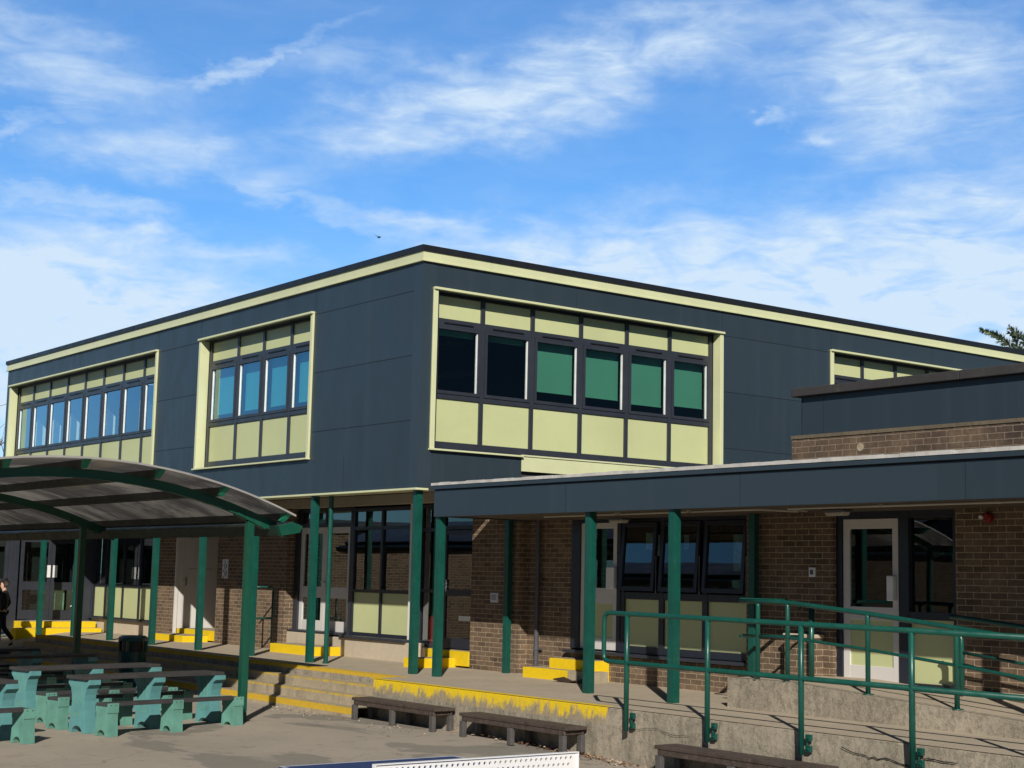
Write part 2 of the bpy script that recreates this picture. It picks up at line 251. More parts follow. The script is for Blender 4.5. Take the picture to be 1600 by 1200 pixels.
# ------------------------------------------------------------------ mesh helpers
class MB:
    def __init__(s): s.v = []; s.f = []; s.mi = []
    def face(s, pts, mi=0):
        b = len(s.v); s.v += [tuple(p) for p in pts]; s.f.append(tuple(range(b, b+len(pts)))); s.mi.append(mi)
    def box(s, x0, x1, y0, y1, z0, z1, mi=0, M4=None, skip=()):
        if x0 > x1: x0, x1 = x1, x0
        if y0 > y1: y0, y1 = y1, y0
        if z0 > z1: z0, z1 = z1, z0
        b = len(s.v); P = [(x0,y0,z0),(x1,y0,z0),(x1,y1,z0),(x0,y1,z0),(x0,y0,z1),(x1,y0,z1),(x1,y1,z1),(x0,y1,z1)]
        if M4 is not None: P = [tuple(M4 @ Vector(p)) for p in P]
        s.v += P
        for k, q in enumerate(((0,3,2,1),(4,5,6,7),(0,1,5,4),(1,2,6,5),(2,3,7,6),(3,0,4,7))):
            if k in skip: continue
            s.f.append(tuple(b+i for i in q)); s.mi.append(mi)
        return s
    def tube(s, pts, r, n=10, mi=0, cap=True):
        pts = [Vector(p) for p in pts]; rs = r if isinstance(r, (list, tuple)) else [r]*len(pts)
        b = len(s.v); up = None
        for i, p in enumerate(pts):
            d = (pts[min(i+1, len(pts)-1)] - pts[max(i-1, 0)]).normalized()
            if up is None:
                a = Vector((0, 0, 1)) if abs(d.z) < .9 else Vector((1, 0, 0)); up = d.cross(a).normalized()
            else: up = (up - d*up.dot(d)).normalized()
            w = d.cross(up)
            for k in range(n):
                t = 2*math.pi*k/n; s.v.append(tuple(p + (up*math.cos(t) + w*math.sin(t))*rs[i]))
        for i in range(len(pts)-1):
            for k in range(n):
                s.f.append((b+i*n+k, b+i*n+(k+1) % n, b+(i+1)*n+(k+1) % n, b+(i+1)*n+k)); s.mi.append(mi)
        if cap:
            s.f.append(tuple(b+k for k in reversed(range(n)))); s.mi.append(mi)
            e = b+(len(pts)-1)*n; s.f.append(tuple(e+k for k in range(n))); s.mi.append(mi)
        return s
    def prism(s, poly, axis, a, b_, mi=0):
        """poly: 2-D outline; axis 0 -> (y,z) swept along x, 1 -> (x,z) along y, 2 -> (x,y) along z"""
        n = len(poly); b = len(s.v)
        def q(p, t): return (t, p[0], p[1]) if axis == 0 else (p[0], t, p[1]) if axis == 1 else (p[0], p[1], t)
        s.v += [q(p, a) for p in poly] + [q(p, b_) for p in poly]
        for k in range(n): s.f.append((b+k, b+(k+1) % n, b+n+(k+1) % n, b+n+k)); s.mi.append(mi)
        s.f.append(tuple(b+k for k in reversed(range(n)))); s.mi.append(mi)
        s.f.append(tuple(b+n+k for k in range(n))); s.mi.append(mi); return s
    def build(s, name, mats, parent=None, smooth=False, bevel=0, loc=None):
        me = bpy.data.meshes.new(name); me.from_pydata(s.v, [], s.f)
        if not isinstance(mats, (list, tuple)): mats = [mats]
        for mt in mats: me.materials.append(mt)
        me.polygons.foreach_set('material_index', s.mi); me.update()
        bm = bmesh.new(); bm.from_mesh(me); bmesh.ops.recalc_face_normals(bm, faces=bm.faces); bm.to_mesh(me); bm.free()
        if smooth: me.polygons.foreach_set('use_smooth', [True]*len(me.polygons))
        o = bpy.data.objects.new(name, me); COL.objects.link(o)
        if parent is not None: o.parent = parent
        if loc: o.location = loc
        if bevel:
            md = o.modifiers.new('bevel', 'BEVEL'); md.width = bevel; md.segments = 2; md.limit_method = 'ANGLE'; md.angle_limit = math.radians(40)
        return o
def tag(o, label=None, cat=None, group=None, kind=None):
    if label: o['label'] = label
    if cat: o['category'] = cat
    if group: o['group'] = group
    if kind: o['kind'] = kind
    return o
def thing(name, label, cat, loc=(0, 0, 0), rz=0, group=None):
    o = bpy.data.objects.new(name, None); COL.objects.link(o); o.location = loc; o.rotation_euler = (0, 0, rz); o.empty_display_size = .2
    return tag(o, label, cat, group)
def dup(o, parent=None):
    c = o.copy(); COL.objects.link(c)
    if parent is not None: c.parent = parent; c.matrix_parent_inverse = o.matrix_parent_inverse
    for ch in list(o.children): dup(ch, c)
    return c
# oriented facade boxes: axis 'A' = wall along x facing -y ; 'B' = wall along y facing +x.  u along the wall, d inwards
def ab(mb, ax, pl, u0, u1, d0, d1, z0, z1, mi=0):
    if ax == 'A': mb.box(u0, u1, pl+d0, pl+d1, z0, z1, mi)
    else: mb.box(pl-d1, pl-d0, u0, u1, z0, z1, mi)
def wall(mb, ax, pl, th, u0, u1, z0, z1, holes=(), mi=0):
    us = sorted({u0, u1, *[min(max(h[i], u0), u1) for h in holes for i in (0, 1)]}); zs = sorted({z0, z1, *[min(max(h[i], z0), z1) for h in holes for i in (2, 3)]})
    def solid(i, k):
        if i < 0 or k < 0 or i >= len(us)-1 or k >= len(zs)-1: return False
        a = (us[i]+us[i+1])/2; b = (zs[k]+zs[k+1])/2
        return not any(h[0] < a < h[1] and h[2] < b < h[3] for h in holes)
    def P(u, d, z): return (u, pl+d, z) if ax == 'A' else (pl-d, u, z)
    for i in range(len(us)-1):
        for k in range(len(zs)-1):
            if not solid(i, k): continue
            a, b, c, d = us[i], us[i+1], zs[k], zs[k+1]
            mb.face([P(a,0,c),P(b,0,c),P(b,0,d),P(a,0,d)], mi); mb.face([P(a,th,c),P(a,th,d),P(b,th,d),P(b,th,c)], mi)
            for (di, dk, q) in ((-1,0,[(a,c),(a,d)]),(1,0,[(b,c),(b,d)]),(0,-1,[(a,c),(b,c)]),(0,1,[(a,d),(b,d)])):
                if not solid(i+di, k+dk): mb.face([P(q[0][0],0,q[0][1]),P(q[1][0],0,q[1][1]),P(q[1][0],th,q[1][1]),P(q[0][0],th,q[0][1])], mi)
# ================================================================== SETTING
def ss(a, b, x):
    t = min(1, max(0, (x-a)/(b-a))); return t*t*(3-2*t)
def gz(x, y): return .12 - .07*ss(4, 6.5, x) - .05*ss(-2.6, -4.5, y)
xs = [-900, -300, -120, -60] + [-40+2*i for i in range(40)] + [60, 120, 300, 900]
ys = [-900, -300, -120, -60] + [-40+2*i for i in range(16)] + [-8+.5*i for i in range(17)] + [30, 80, 300, 900]
mb = MB()
mb.v = [(x, y, gz(x, y)) for y in ys for x in xs]
nx = len(xs)
for j in range(len(ys)-1):
    for i in range(nx-1): mb.f.append((j*nx+i, j*nx+i+1, (j+1)*nx+i+1, (j+1)*nx+i)); mb.mi.append(0)
tag(mb.build('playground', ASPH, smooth=True), kind='structure')
# raised walkway: slab with a forward-stepping part in front of the single-storey wing
TZ = .67; XL = -14.3
mb = MB()
poly = [(XL, 8), (XL, -.5), (.42, -.5), (.62, -1.06), (14, -1.1), (14, 8)]
top = [(x, y, TZ) for x, y in poly]; mb.face(top, 0)
for k in range(1, 5):
    (xa, ya), (xb, yb) = poly[k], poly[k+1] if k < 4 else poly[4]
    if k == 4: break
    if k == 1:    # under the steps' top nosing: yellow strip face
        mb.face([(xa,ya,.0),(xb,yb,.0),(xb,yb,TZ-.055),(xa,ya,TZ-.055)], 3); mb.face([(xa,ya,TZ-.055),(xb,yb,TZ-.055),(xb,yb,TZ),(xa,ya,TZ)], 2)
    elif k == 2:
        mb.face([(xa,ya,0),(xb,yb,0),(xb,yb,TZ-.16),(xa,ya,TZ-.16)], 3); mb.face([(xa,ya,TZ-.16),(xb,yb,TZ-.16),(xb,yb,TZ),(xa,ya,TZ)], 1)
    else:
        n = 26
        for i in range(n):
            x0 = xa+(xb-xa)*i/n; x1 = xa+(xb-xa)*(i+1)/n
            y0 = ya+(yb-ya)*i/n; y1 = ya+(yb-ya)*(i+1)/n
            mi = 1 if x1 < 5.8 else 3
            mb.face([(x0,y0-.02,-.1),(x1,y1-.02,-.1),(x1,y1-.02,TZ-.2),(x0,y0-.02,TZ-.2)], 3)
            mb.face([(x0,y0-.02,TZ-.2),(x1,y1-.02,TZ-.2),(x1,y1,TZ-.015),(x0,y0,TZ-.015)], mi)
            mb.face([(x0,y0,TZ-.015),(x1,y1,TZ-.015),(x1,y1+.02,TZ),(x0,y0+.02,TZ)], mi)
# painted strip on top along the edges
mb.box(.5, 5.75, -1.06, -.97, TZ+.001, TZ+.004, 1); mb.box(XL, .5, -.5, -.38, TZ+.001, TZ+.004, 2)
mb.face([(XL,-.5,0),(XL,8,0),(XL,8,TZ),(XL,-.5,TZ)], 3)
# cracks
def crack(x0, x1, z, y, w=.006):
    x = x0; zz = z; pts = []
    while x < x1: pts.append((x, zz)); x += random.uniform(.04, .1); zz += random.uniform(-.025, .022)
    for a, b in zip(pts, pts[1:]): mb.face([(a[0], y, a[1]-w), (b[0], y, b[1]-w*random.uniform(.3,1.4)), (b[0], y, b[1]+w), (a[0], y, a[1]+w*random.uniform(.3,1.4))], 4)
crack(9.35, 10.2, .56, -1.123); crack(10.3, 10.75, .545, -1.123); crack(6.1, 7.2, .47, -1.123, .003)
tag(mb.build('walkway', [CONCT, CONCW, CONCY, CONC, DARK]), kind='structure')
# wide steps
mb = MB()
for i, (ny, z) in enumerate(((-.78, .53), (-1.06, .39), (-1.34, .25))):
    x1 = (.46, .56, .62)[i]; yb = -.501 if i == 0 else (-.78, -1.06)[i-1]
    mb.face([(XL, ny, z), (x1, ny, z), (x1, yb, z), (XL, yb, z)], 0)
    st = .09 if i == 2 else .028
    mb.face([(XL, ny, 0), (x1, ny, 0), (x1, ny, z-st), (XL, ny, z-st)], 0); mb.face([(XL, ny, z-st), (x1, ny, z-st), (x1, ny, z), (XL, ny, z)], 1 if i == 2 else 2)
    mb.face([(XL, ny, 0), (XL, yb, 0), (XL, yb, z), (XL, ny, z)], 0)
    mb.box(XL, x1, ny, ny+.05, z+.0005, z+.003, 2)
tag(mb.build('terrace_steps', [CONCS, CONCY, CONCN]), kind='structure')
# sloping pavement at the far left end of the walkway
mb = MB(); mb.face([(-26, -3, .125), (XL-.004, -3, .125), (XL-.004, .8, .66), (-26, .8, .66)], 0); mb.face([(-26, .8, .66), (XL-.004, .8, .66), (XL-.004, 3, .66), (-26, 3, .66)], 0)
tag(mb.build('pavement_slope', CONCT), kind='structure')
# raised landing and ramp in front of the right-hand door
mb = MB()
prof = [(6.36, 1.02), (7.35, 1.03), (10.5, .84), (14, .70)]
for (x0, z0), (x1, z1) in zip(prof, prof[1:]):
    mb.face([(x0, .3, z0), (x1, .3, z1), (x1, 2.2, z1), (x0, 2.2, z0)], 1)
    mb.face([(x0, .3, .6), (x1, .3, .6), (x1, .3, z1), (x0, .3, z0)], 0)
    mb.face([(x0, .3, z0+.003), (x1, .3, z1+.003), (x1, .42, z1+.003), (x0, .42, z0+.003)], 0)
mb.face([(6.36, .3, .6), (6.36, 2.2, .6), (6.36, 2.2, 1.02), (6.36, .3, 1.02)], 0)
tag(mb.build('ramp', [CONC, CONCT]), kind='structure')
# ================================================================== TWO-STOREY SCHOOL BLOCK
blk = thing('school_block', 'two-storey school block with dark blue-grey cladding, pale green window surrounds and flat roof', 'building')
GW = 1.75                                              # ground-floor wall plane
H1 = (-18.30, -9.72, 4.12, 6.60); H2 = (-7.70, -3.38, 4.12, 6.60); HB = (.24, 6.48, 4.12, 6.60); HB2 = (9.46, 15.6, 4.12, 6.60)
ZB = 3.49
mb = MB()
wall(mb, 'A', 0, .3, -18.6, 0, ZB, 7.04, (H1, H2)); wall(mb, 'B', 0, .3, .3, 25, ZB, 7.04, (HB, HB2, (2.0, 6.48, 3.3, 4.2)))
mb.face([(-18.6, .3, ZB), (-18.6, 25, ZB), (-18.6, 25, 7.04), (-18.6, .3, 7.04)])
# panel joints, as dark recessed lines, and slightly proud corner trims
for (a, b) in ((-9.65, -7.77), (-3.3, -.25)):
    for z in (6.585, 5.565, 4.545): ab(mb, 'A', 0, a, b, -.0015, .005, z-.007, z+.007, 1)
for a in (-3.3, -7.74, -9.68, -13.9): ab(mb, 'A', 0, a-.004, a+.004, -.0015, .005, 6.66, 7.03, 1)
for a in (-2.2, -9.0): ab(mb, 'A', 0, a-.004, a+.004, -.0015, .005, ZB+.02, 4.06, 1)
for (a, b) in ((6.56, 9.4), (15.7, 25)):
    for z in (6.585, 5.565, 4.545): ab(mb, 'B', 0, a, b, -.0015, .005, z-.007, z+.007, 1)
for a in (3.1, 6.52, 9.45, 12.5): ab(mb, 'B', 0, a-.004, a+.004, -.0015, .005, 6.66, 7.03, 1)
mb.box(-.24, .003, -.003, .24, ZB+.002, 7.03, 2)
for (a, sx) in ((-18.597, 1),): mb.box(a, a+.13, -.003, .02, ZB+.002, 7.03, 2)
mb.build('cladding_wall', [CLAD, CLADJ, CLADT], blk)
mb = MB()   # roof edge
mb.box(-18.66, .06, -.06, .3, 7.185, 7.275); mb.box(-.3, .06, .3, 25, 7.185, 7.275); mb.box(-18.66, -18.3, .3, 25, 7.185, 7.275)
mb.box(-18.3, -.3, .3, 25, 7.1, 7.2)
mb.build('roof_coping', BLACK, blk)
mb = MB()
mb.box(-18.63, .032, -.032, .2, 7.045, 7.184); mb.box(-.2, .032, .2, 25, 7.045, 7.184)
mb.box(-18.64, .05, -.05, -.005, 7.022, 7.044); mb.box(.005, .05, -.005, 25, 7.022, 7.044)
mb.build('roof_band', CREAM, blk)
mb = MB(); mb.box(-18.62, .03, -.045, .3, ZB-.035, ZB-.001); mb.box(-.3, .03, .3, .45, ZB-.035, ZB-.001); mb.build('lower_trim', CREAM, blk, bevel=.006)
mb = MB(); mb.box(-18.5, -.03, .301, GW, 3.58, 3.66); mb.box(-18.5, -.3, GW, 24.9, 3.585, 3.66); mb.build('soffit', BOARD, blk)
mb = MB(); mb.box(-16.8, -.96, GW-.025, GW+.2, 3.405, 3.575); mb.build('fascia_board', BANDC, blk)
# flashing under the right part of the corner window
mb = MB(); mb.box(-.05, .012, 2.0, 6.47, 3.86, 4.10); mb.box(-.05, .03, 2.0, 6.47, 4.101, 4.125); mb.build('window_flashing', CREAM, blk)
mb = MB(); mb.box(-.2, -.06, 2.0, 6.6, 3.3, 3.86); mb.build('felt_upstand', COPE, blk)
def band(name, parent, ax, pl, h, edges, blinds, label, side, stop_low=None):
    """ribbon window: frame > panes, spandrel panels, blinds, trim"""
    u0, u1, z0, z1 = h; D = .16
    fr = MB(); e = edges; FW = .075
    zz = (4.20, 4.93, 5.04, 6.05, 6.19, 6.575)
    for i, u in enumerate(e):
        w = FW/2 if 0 < i < len(e)-1 else FW/2
        ab(fr, ax, pl, u-w, u+w, D, D+.09, z0+.02, z1-.005, 0)
    for i in range(len(e)-1):
        a, b = e[i]+FW/2, e[i+1]-FW/2
        for (za, zb, dd) in ((z0+.02, zz[0]+.045, .004), (4.925, 5.0, .004), (6.085, 6.2, .004), (6.56, z1-.006, .004)): ab(fr, ax, pl, a, b, D+dd, D+.085, za, zb, 0)
        # opening sash
        sw = .055
        ab(fr, ax, pl, a+.006, a+sw, D-.012, D+.07, 5.004, 6.08, 0); ab(fr, ax, pl, b-sw, b-.006, D-.012, D+.07, 5.004, 6.08, 0)
        ab(fr, ax, pl, a+sw, b-sw, D-.010, D+.07, 5.004, 5.055, 0); ab(fr, ax, pl, a+sw, b-sw, D-.010, D+.07, 6.03, 6.08, 0)
        ab(fr, ax, pl, a+.16, b-.16, D-.016, D+.003, 6.125, 6.143, 1)           # trickle vent
        # bright spacer bar of the double glazing
        if side > 0: ab(fr, ax, pl, b-sw-.015, b-sw-.001, D+.012, D+.05, 5.058, 6.027, 2)
        else: ab(fr, ax, pl, a+sw+.001, a+sw+.015, D+.012, D+.05, 5.058, 6.027, 2)
    f = fr.build(name, [FRAME, BLACK, PLASTW], parent)
    tag(f, label)
    for i in range(len(e)-1):
        a, b = e[i]+FW/2, e[i+1]-FW/2
        g = MB(); ab(g, ax, pl, a+.05, b-.05, D+.03, D+.036, 5.05, 6.035); g.build('window_pane', GLASS if ax == 'A' else GLASSC, f)
        g = MB(); ab(g, ax, pl, a+.002, b-.002, D+.03, D+.06, 6.202, 6.558); g.build('spandrel_panel', PANEL, f)
        g = MB(); ab(g, ax, pl, a+.002, b-.002, D+.03, D+.06, 4.247, 4.923); g.build('spandrel_panel', PANEL, f)
        k, mt = blinds[i]
        if k: g = MB(); ab(g, ax, pl, a+.03, b-.03, D+.16, D+.165, 6.1-k*1.07, 6.1); ab(g, ax, pl, a+.03, b-.03, D+.15, D+.175, 6.1-k*1.07-.02, 6.1-k*1.07); g.build('roller_blind', mt, f)
    t = MB()
    ab(t, ax, pl, u0-.05, u1+.05, -.07, .12, z1+.001, z1+.04)                # head
    ab(t, ax, pl, u0-.045, u0+.035, -.035, D-.002, z0-.01, z1); ab(t, ax, pl, u1-.035, u1+.045, -.035, D-.002, z0-.01, z1)
    lo = u1+.06 if stop_low is None else stop_low
    ab(t, ax, pl, u0-.06, lo, -.07, D+.01, z0-.04, z0-.011)
    t.build('window_trim', CREAM, f, bevel=.005)
    c = MB()
    ab(c, ax, pl, u0, u1, D+.09, D+.12, z0, 4.93); c.build('inner_wall', ROOMW, f)
    return f
band('window_band', blk, 'A', 0, H1, [-18.16, -17.18, -16.09, -15.0, -13.93, -12.87, -11.79, -10.72, -9.82], [(0, None)]*8, 'long ribbon window of eight panes, no blinds', -1)
band('window_band', blk, 'A', 0, H2, [-7.6, -6.46, -5.45, -4.42, -3.47], [(.86, BLINDB)]*4, 'four-pane window with teal blinds drawn', -1)
band('window_band', blk, 'B', 0, HB, [.33, 1.29, 2.31, 3.35, 4.38, 5.39, 6.39], [(.12, BLIND), (.12, BLIND), (.8, BLIND), (.8, BLIND), (.83, BLIND), (.78, BLIND)], 'six-pane corner window, four panes with green blinds', 1, 2.0)
band('window_band', blk, 'B', 0, HB2, [9.55, 10.55, 11.56, 12.57, 13.58, 14.59, 15.5], [(0, None)]*6, 'window mostly hidden behind the raised roof box', 1)
# rooms behind the upper windows
mb = MB()
mb.face([(-18.2,.5,3.75),(-.35,.5,3.75),(-.35,24,3.75),(-18.2,24,3.75)]); mb.face([(-18.2,.5,7.0),(-.35,.5,7.0),(-.35,24,7.0),(-18.2,24,7.0)])
mb.face([(-18.2,8,3.75),(-.35,8,3.75),(-.35,8,7.0),(-18.2,8,7.0)], 1); mb.face([(-8.7,.35,3.75),(-8.7,8,3.75),(-8.7,8,7),(-8.7,.35,7)]); mb.face([(-7.5,1.2,3.75),(-7.5,24,3.75),(-7.5,24,7),(-7.5,1.2,7)], 1)
mb.box(-2.4, -1.8, 1.2, 1.6, 5.4, 5.55, 2); mb.box(-3.4, -2.4, 2.4, 2.9, 5.75, 5.80, 2); mb.box(-4.5, -2.2, 2.0, 2.4, 6.2, 6.22, 2)
for x in (-17.75, -16.75, -15.6, -13.5, -11.35): mb.face([(x-.1,.42,4.95),(x+.3,.62,4.95),(x+.3,.62,5.55),(x-.1,.42,5.95)], 3)  # pale sheets with sloping tops stand in for sunlit window reveals
mb.build('room_interior', [ROOMW, ROOMD, BOARD, LITREV], blk)
# ground floor brickwork
mb = MB(); T = .2
for (a, b) in ((-13.38, -12.15), (-10.1, -7.15), (-.95, .34)): q_ = MB(); q_.box(a, b, GW, GW+.9, TZ-.02, 3.40); q_.build('brick_wall', BRICK, blk)
def pieces(name, mat, parent, boxes, bevel=0):
    for bx in boxes: q_ = MB(); q_.box(*bx); q_.build(name, mat, parent, bevel=bevel)
pieces('brick_wall', BRICK, blk, [(-10.1, -9.9, GW+.901, 3.1, TZ-.02, 3.4), (-12.35, -12.15, GW+.901, 3.1, 3.0, 3.4), (-12.15, -10.1, 3.101, 3.3, TZ-.02, 3.4), (.341, 1.40, GW+.18, GW+.9, TZ-.02, 3.40)])
pieces('plinth', PLINTH, blk, [(-5.6, -2.66, GW-.0, GW+.5, TZ-.02, 1.0), (-16.8, -13.385, GW+.02, GW+.5, TZ-.08, .965), (-7.14, -5.601, GW+.06, GW+.5, TZ-.02, 1.03), (-2.899, -2.26, 1.97, 2.6, TZ-.02, .93)], .01)
def glazed(mb_f, panes, panels, ax, pl, cols, zs, kinds, fw=.06, d=0, th=.08):
    """frame grid: cols u edges, zs z edges, kinds[row][col] in g/p/d"""
    for u in cols: ab(mb_f, ax, pl, u-fw/2, u+fw/2, d, d+th, zs[0]-fw/2, zs[-1]+fw/2)
    for i in range(len(cols)-1):
        a, b = cols[i]+fw/2, cols[i+1]-fw/2
        for z in zs: ab(mb_f, ax, pl, a, b, d+.004, d+th-.004, z-fw/2, z+fw/2)
        for k in range(len(zs)-1):
            q = kinds[k][i]; za, zb = zs[k]+fw/2, zs[k+1]-fw/2
            t = panes if q == 'g' else panels
            ab(t, ax, pl, a-.005, b+.005, d+.035, d+(.042 if q == 'g' else .06), za-.005, zb+.005)
def doorleaf(parent, ax, pl, a, b, z0, z1, rails, kinds, mat, glass, panel, st=.11, name='door', handle=None, box=None, label=None):
    f = MB(); zs = [z0]+list(rails)+[z1]
    ab(f, ax, pl, a, a+st, 0, .05, z0, z1); ab(f, ax, pl, b-st, b, 0, .05, z0, z1)
    ab(f, ax, pl, a+st, b-st, .002, .048, z0, rails[0][0]); 
    for i in range(len(rails)-1): ab(f, ax, pl, a+st, b-st, .002, .048, rails[i][1], rails[i+1][0])
    ab(f, ax, pl, a+st, b-st, .002, .048, rails[-1][1], z1)
    o = f.build(name, mat, parent, bevel=.004)
    if label: o['label'] = label
    for (za, zb), k in zip(rails, kinds):
        g = MB(); ab(g, ax, pl, a+st-.004, b-st+.004, .02, .027, za-.004, zb+.004); g.build('door_pane' if k == 'g' else 'door_panel', glass if k == 'g' else panel, o)
    if handle:
        g = MB(); hu, hz = handle
        P = (lambda u, dd, z: (u, pl+dd, z)) if ax == 'A' else (lambda u, dd, z: (pl-dd, u, z))
        g.tube([P(hu, 0, hz), P(hu, -.05, hz), P(hu-.1, -.05, hz)], .011, 8); ab(g, ax, pl, hu-.02, hu+.02, -.006, 0, hz-.12, hz+.08); g.build('door_handle', METAL, o)
    if box:
        g = MB(); ab(g, ax, pl, box[0], box[1], -.07, -.002, box[2], box[3]); g.build('leaflet_box', PLASTW, o, bevel=.012)
    return o
def ground_set(parent, name, label, ax, pl, specs, fmat, glass=GLASSB):
    f, p, n = MB(), MB(), MB()
    for s in specs: glazed(f, p, n, ax, pl, *s)
    o = f.build(name, fmat, parent); tag(o, label)
    if p.f: p.build('window_pane', glass, o)
    if n.f: n.build('spandrel_panel', PANEL, o)
    return o
# shade-side window row at the far left (panels below, glass above)
ground_set(blk, 'ground_window', 'four-bay window with pale green lower panels', 'A', GW+.03, [([-16.75, -16.05, -15.03, -14.1, -13.42], [1.0, 1.78, 3.36], ['pppp', 'gggg'])], FRAMEB)
mb = MB(); pieces('window_sill', FRAME, blk, [(-16.8, -13.36, GW-.06, GW+.1, .967, 1.0), (-7.14, -5.02, GW+.06, GW+.32, 1.031, 1.075), (-5.019, -2.82, GW-.05, GW+.3, 1.001, 1.05)], .008)
# pair of white doors with transom, and two-light window beside them
ground_set(blk, 'door_surround', None, 'A', GW+.2, [([-7.08, -6.98, -6.02, -5.08, -5.0], [3.08, 3.36], ['pggp'])], FRAMEB)
pieces('door_jamb', FRAME, blk, [(-7.145, -6.98, GW+.18, GW+.33, 1.075, 3.05), (-5.09, -4.985, GW+.18, GW+.33, 1.075, 3.05)])
for (a, b, hh) in ((-6.975, -6.035, None), (-6.03, -5.095, (-5.98, 2.0))):
    doorleaf(blk, 'A', GW+.22, a, b, 1.078, 3.04, [(1.27, 1.70), (1.91, 2.92)], 'gg', GREYDOOR, GLASSB, PANEL, .12, handle=hh)
ground_set(blk, 'ground_window', 'two-light window with olive panels beside the white doors', 'A', GW+.17, [([-4.95, -3.98, -3.02], [1.08, 1.86, 3.0, 3.34], ['pp', 'gg', 'gg'])], FRAMEB)
mb = MB(); mb.box(-2.985, -2.90, GW+.12, GW+.30, 1.0, 3.4); mb.build('corner_trim', WHITE, blk)
# recessed dark entrance
EY = 2.02
ground_set(blk, 'entrance_screen', 'dark glazed entrance screen recessed beside the brick pier', 'A', EY, [([-2.86, -2.24], [.98, 1.9, 2.95, 3.36], ['g', 'g', 'g']), ([-2.17, -1.28, -.99], [2.98, 3.36], ['gg'])], FRAMEB)
doorleaf(blk, 'A', EY+.01, -2.15, -1.25, .95, 2.94, [(1.12, 1.83), (1.94, 2.86)], 'gg', FRAMEB, GLASSB, PANEL, .07, handle=(-2.07, 2.02))
mb = MB(); mb.box(-1.24, -.955, EY, EY+.1, .93, 2.95); mb.build('side_panel', FRAMEB, blk)
mb = MB(); mb.box(-1.66, -1.26, EY-.004, EY+.005, 1.42, 1.5); mb.build('door_sticker', PLASTW, blk)
# porch with a grey door on its left-hand side wall
mb = MB(); mb.box(-12.2, -12.12, 1.82, 1.94, .9, 3.02); mb.box(-12.2, -12.12, 2.9, 3.05, .9, 3.02); mb.box(-12.2, -12.125, 1.94, 2.9, 2.9, 3.0); mb.build('door_frame', GREYDOOR, blk)
doorleaf(blk, 'B', -12.13, 1.945, 2.895, .9, 2.895, [(2.2, 2.21)], 'p', GREYDOOR, GLASSB, GREYDOOR, .12, handle=(2.02, 1.95))
mb = MB(); mb.box(-12.14, -12.1, GW+.0, 1.82, .67, 3.4); mb.build('reveal_board', GREYDOOR, blk)
# colonnade posts
def post_mesh():
    p = MB(); p.box(-.05, .05, -.05, .05, 0, 1); return p
px = [-15.75, -13.65, -11.65, -9.55, -7.45, -5.35, -3.25, -.12]
for x in px:
    p = MB(); z0 = TZ-.03 if x > XL else .5
    p.box(x-.055, x+.055, .045, .155, z0, 3.579); p.box(x+.0555, x+.060, .062, .138, z0+.01, 3.578); p.box(x-.038, x+.038, .040, .0445, z0+.01, 3.578)
    p.build('post', GREEN, blk, bevel=.006)
# ground-floor rooms
mb = MB()
mb.face([(-16.7,2.0,.7),(-1,2.0,.7),(-1,7,.7),(-16.7,7,.7)]); mb.face([(-16.7,2.0,3.4),(-1,2.0,3.4),(-1,7,3.4),(-16.7,7,3.4)], 1); mb.face([(-16.7,7,.7),(-1,7,.7),(-1,7,3.4),(-16.7,7,3.4)])
mb.face([(-16.75,1.95,.7),(-16.75,7,.7),(-16.75,7,3.4),(-16.75,1.95,3.4)]); mb.face([(-13.3,2.1,.7),(-13.3,7,.7),(-13.3,7,3.4),(-13.3,2.1,3.4)]); mb.face([(-9.8,2.1,.7),(-9.8,7,.7),(-9.8,7,3.4),(-9.8,2.1,3.4)]); mb.face([(-1,2.65,.7),(-1,7,.7),(-1,7,3.4),(-1,2.65,3.4)])
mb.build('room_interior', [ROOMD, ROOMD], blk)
# ================================================================== SINGLE-STOREY WING WITH CANOPY
wg = thing('school_wing', 'single-storey brick school wing under a deep blue-grey canopy fascia with a raised roof box', 'building')
X0, X1 = .47, 14
mb = MB(); mb.box(X0, X1, 0, .10, 3.035, 3.425); mb.box(X0, X0+.1, .101, 2.0, 3.035, 3.425)
for x in (3.6, 6.85, 10.03, 13.2): mb.box(x-.004, x+.004, -.0015, .003, 3.04, 3.42, 1)
mb.box(X0-.03, X1, -.035, .12, 3.445, 3.50, 0); mb.box(X0+.02, X1, .02, .12, 3.425, 3.445, 1); mb.box(X0-.03, X0+.1, .121, 2.0, 3.445, 3.50, 0)
mb.build('canopy_fascia', [CLAD, CLADJ], wg)
mb = MB()
n = 60
for i in range(n):
    a = X0-.03+(X1-X0)*i/n; b = X0-.03+(X1-X0)*(i+1)/n
    mb.box(a, b-.003, -.04-random.uniform(0, .006), .2, 3.501, 3.538+random.uniform(0, .008))
mb.build('roof_flashing', LEADW, wg)
mb = MB(); mb.box(X0+.1, X1, .10, 6.6, 3.43, 3.5); mb.box(.13, X0+.099, .12, 2.0, 3.43, 3.5); mb.box(.03, X1, 2.001, 20, 3.40, 3.49); mb.build('canopy_roof', COPE, wg)
mb = MB(); mb.box(X0+.11, X1, .11, 1.95, 3.05, 3.09); mb.build('canopy_soffit', BOARD, wg)
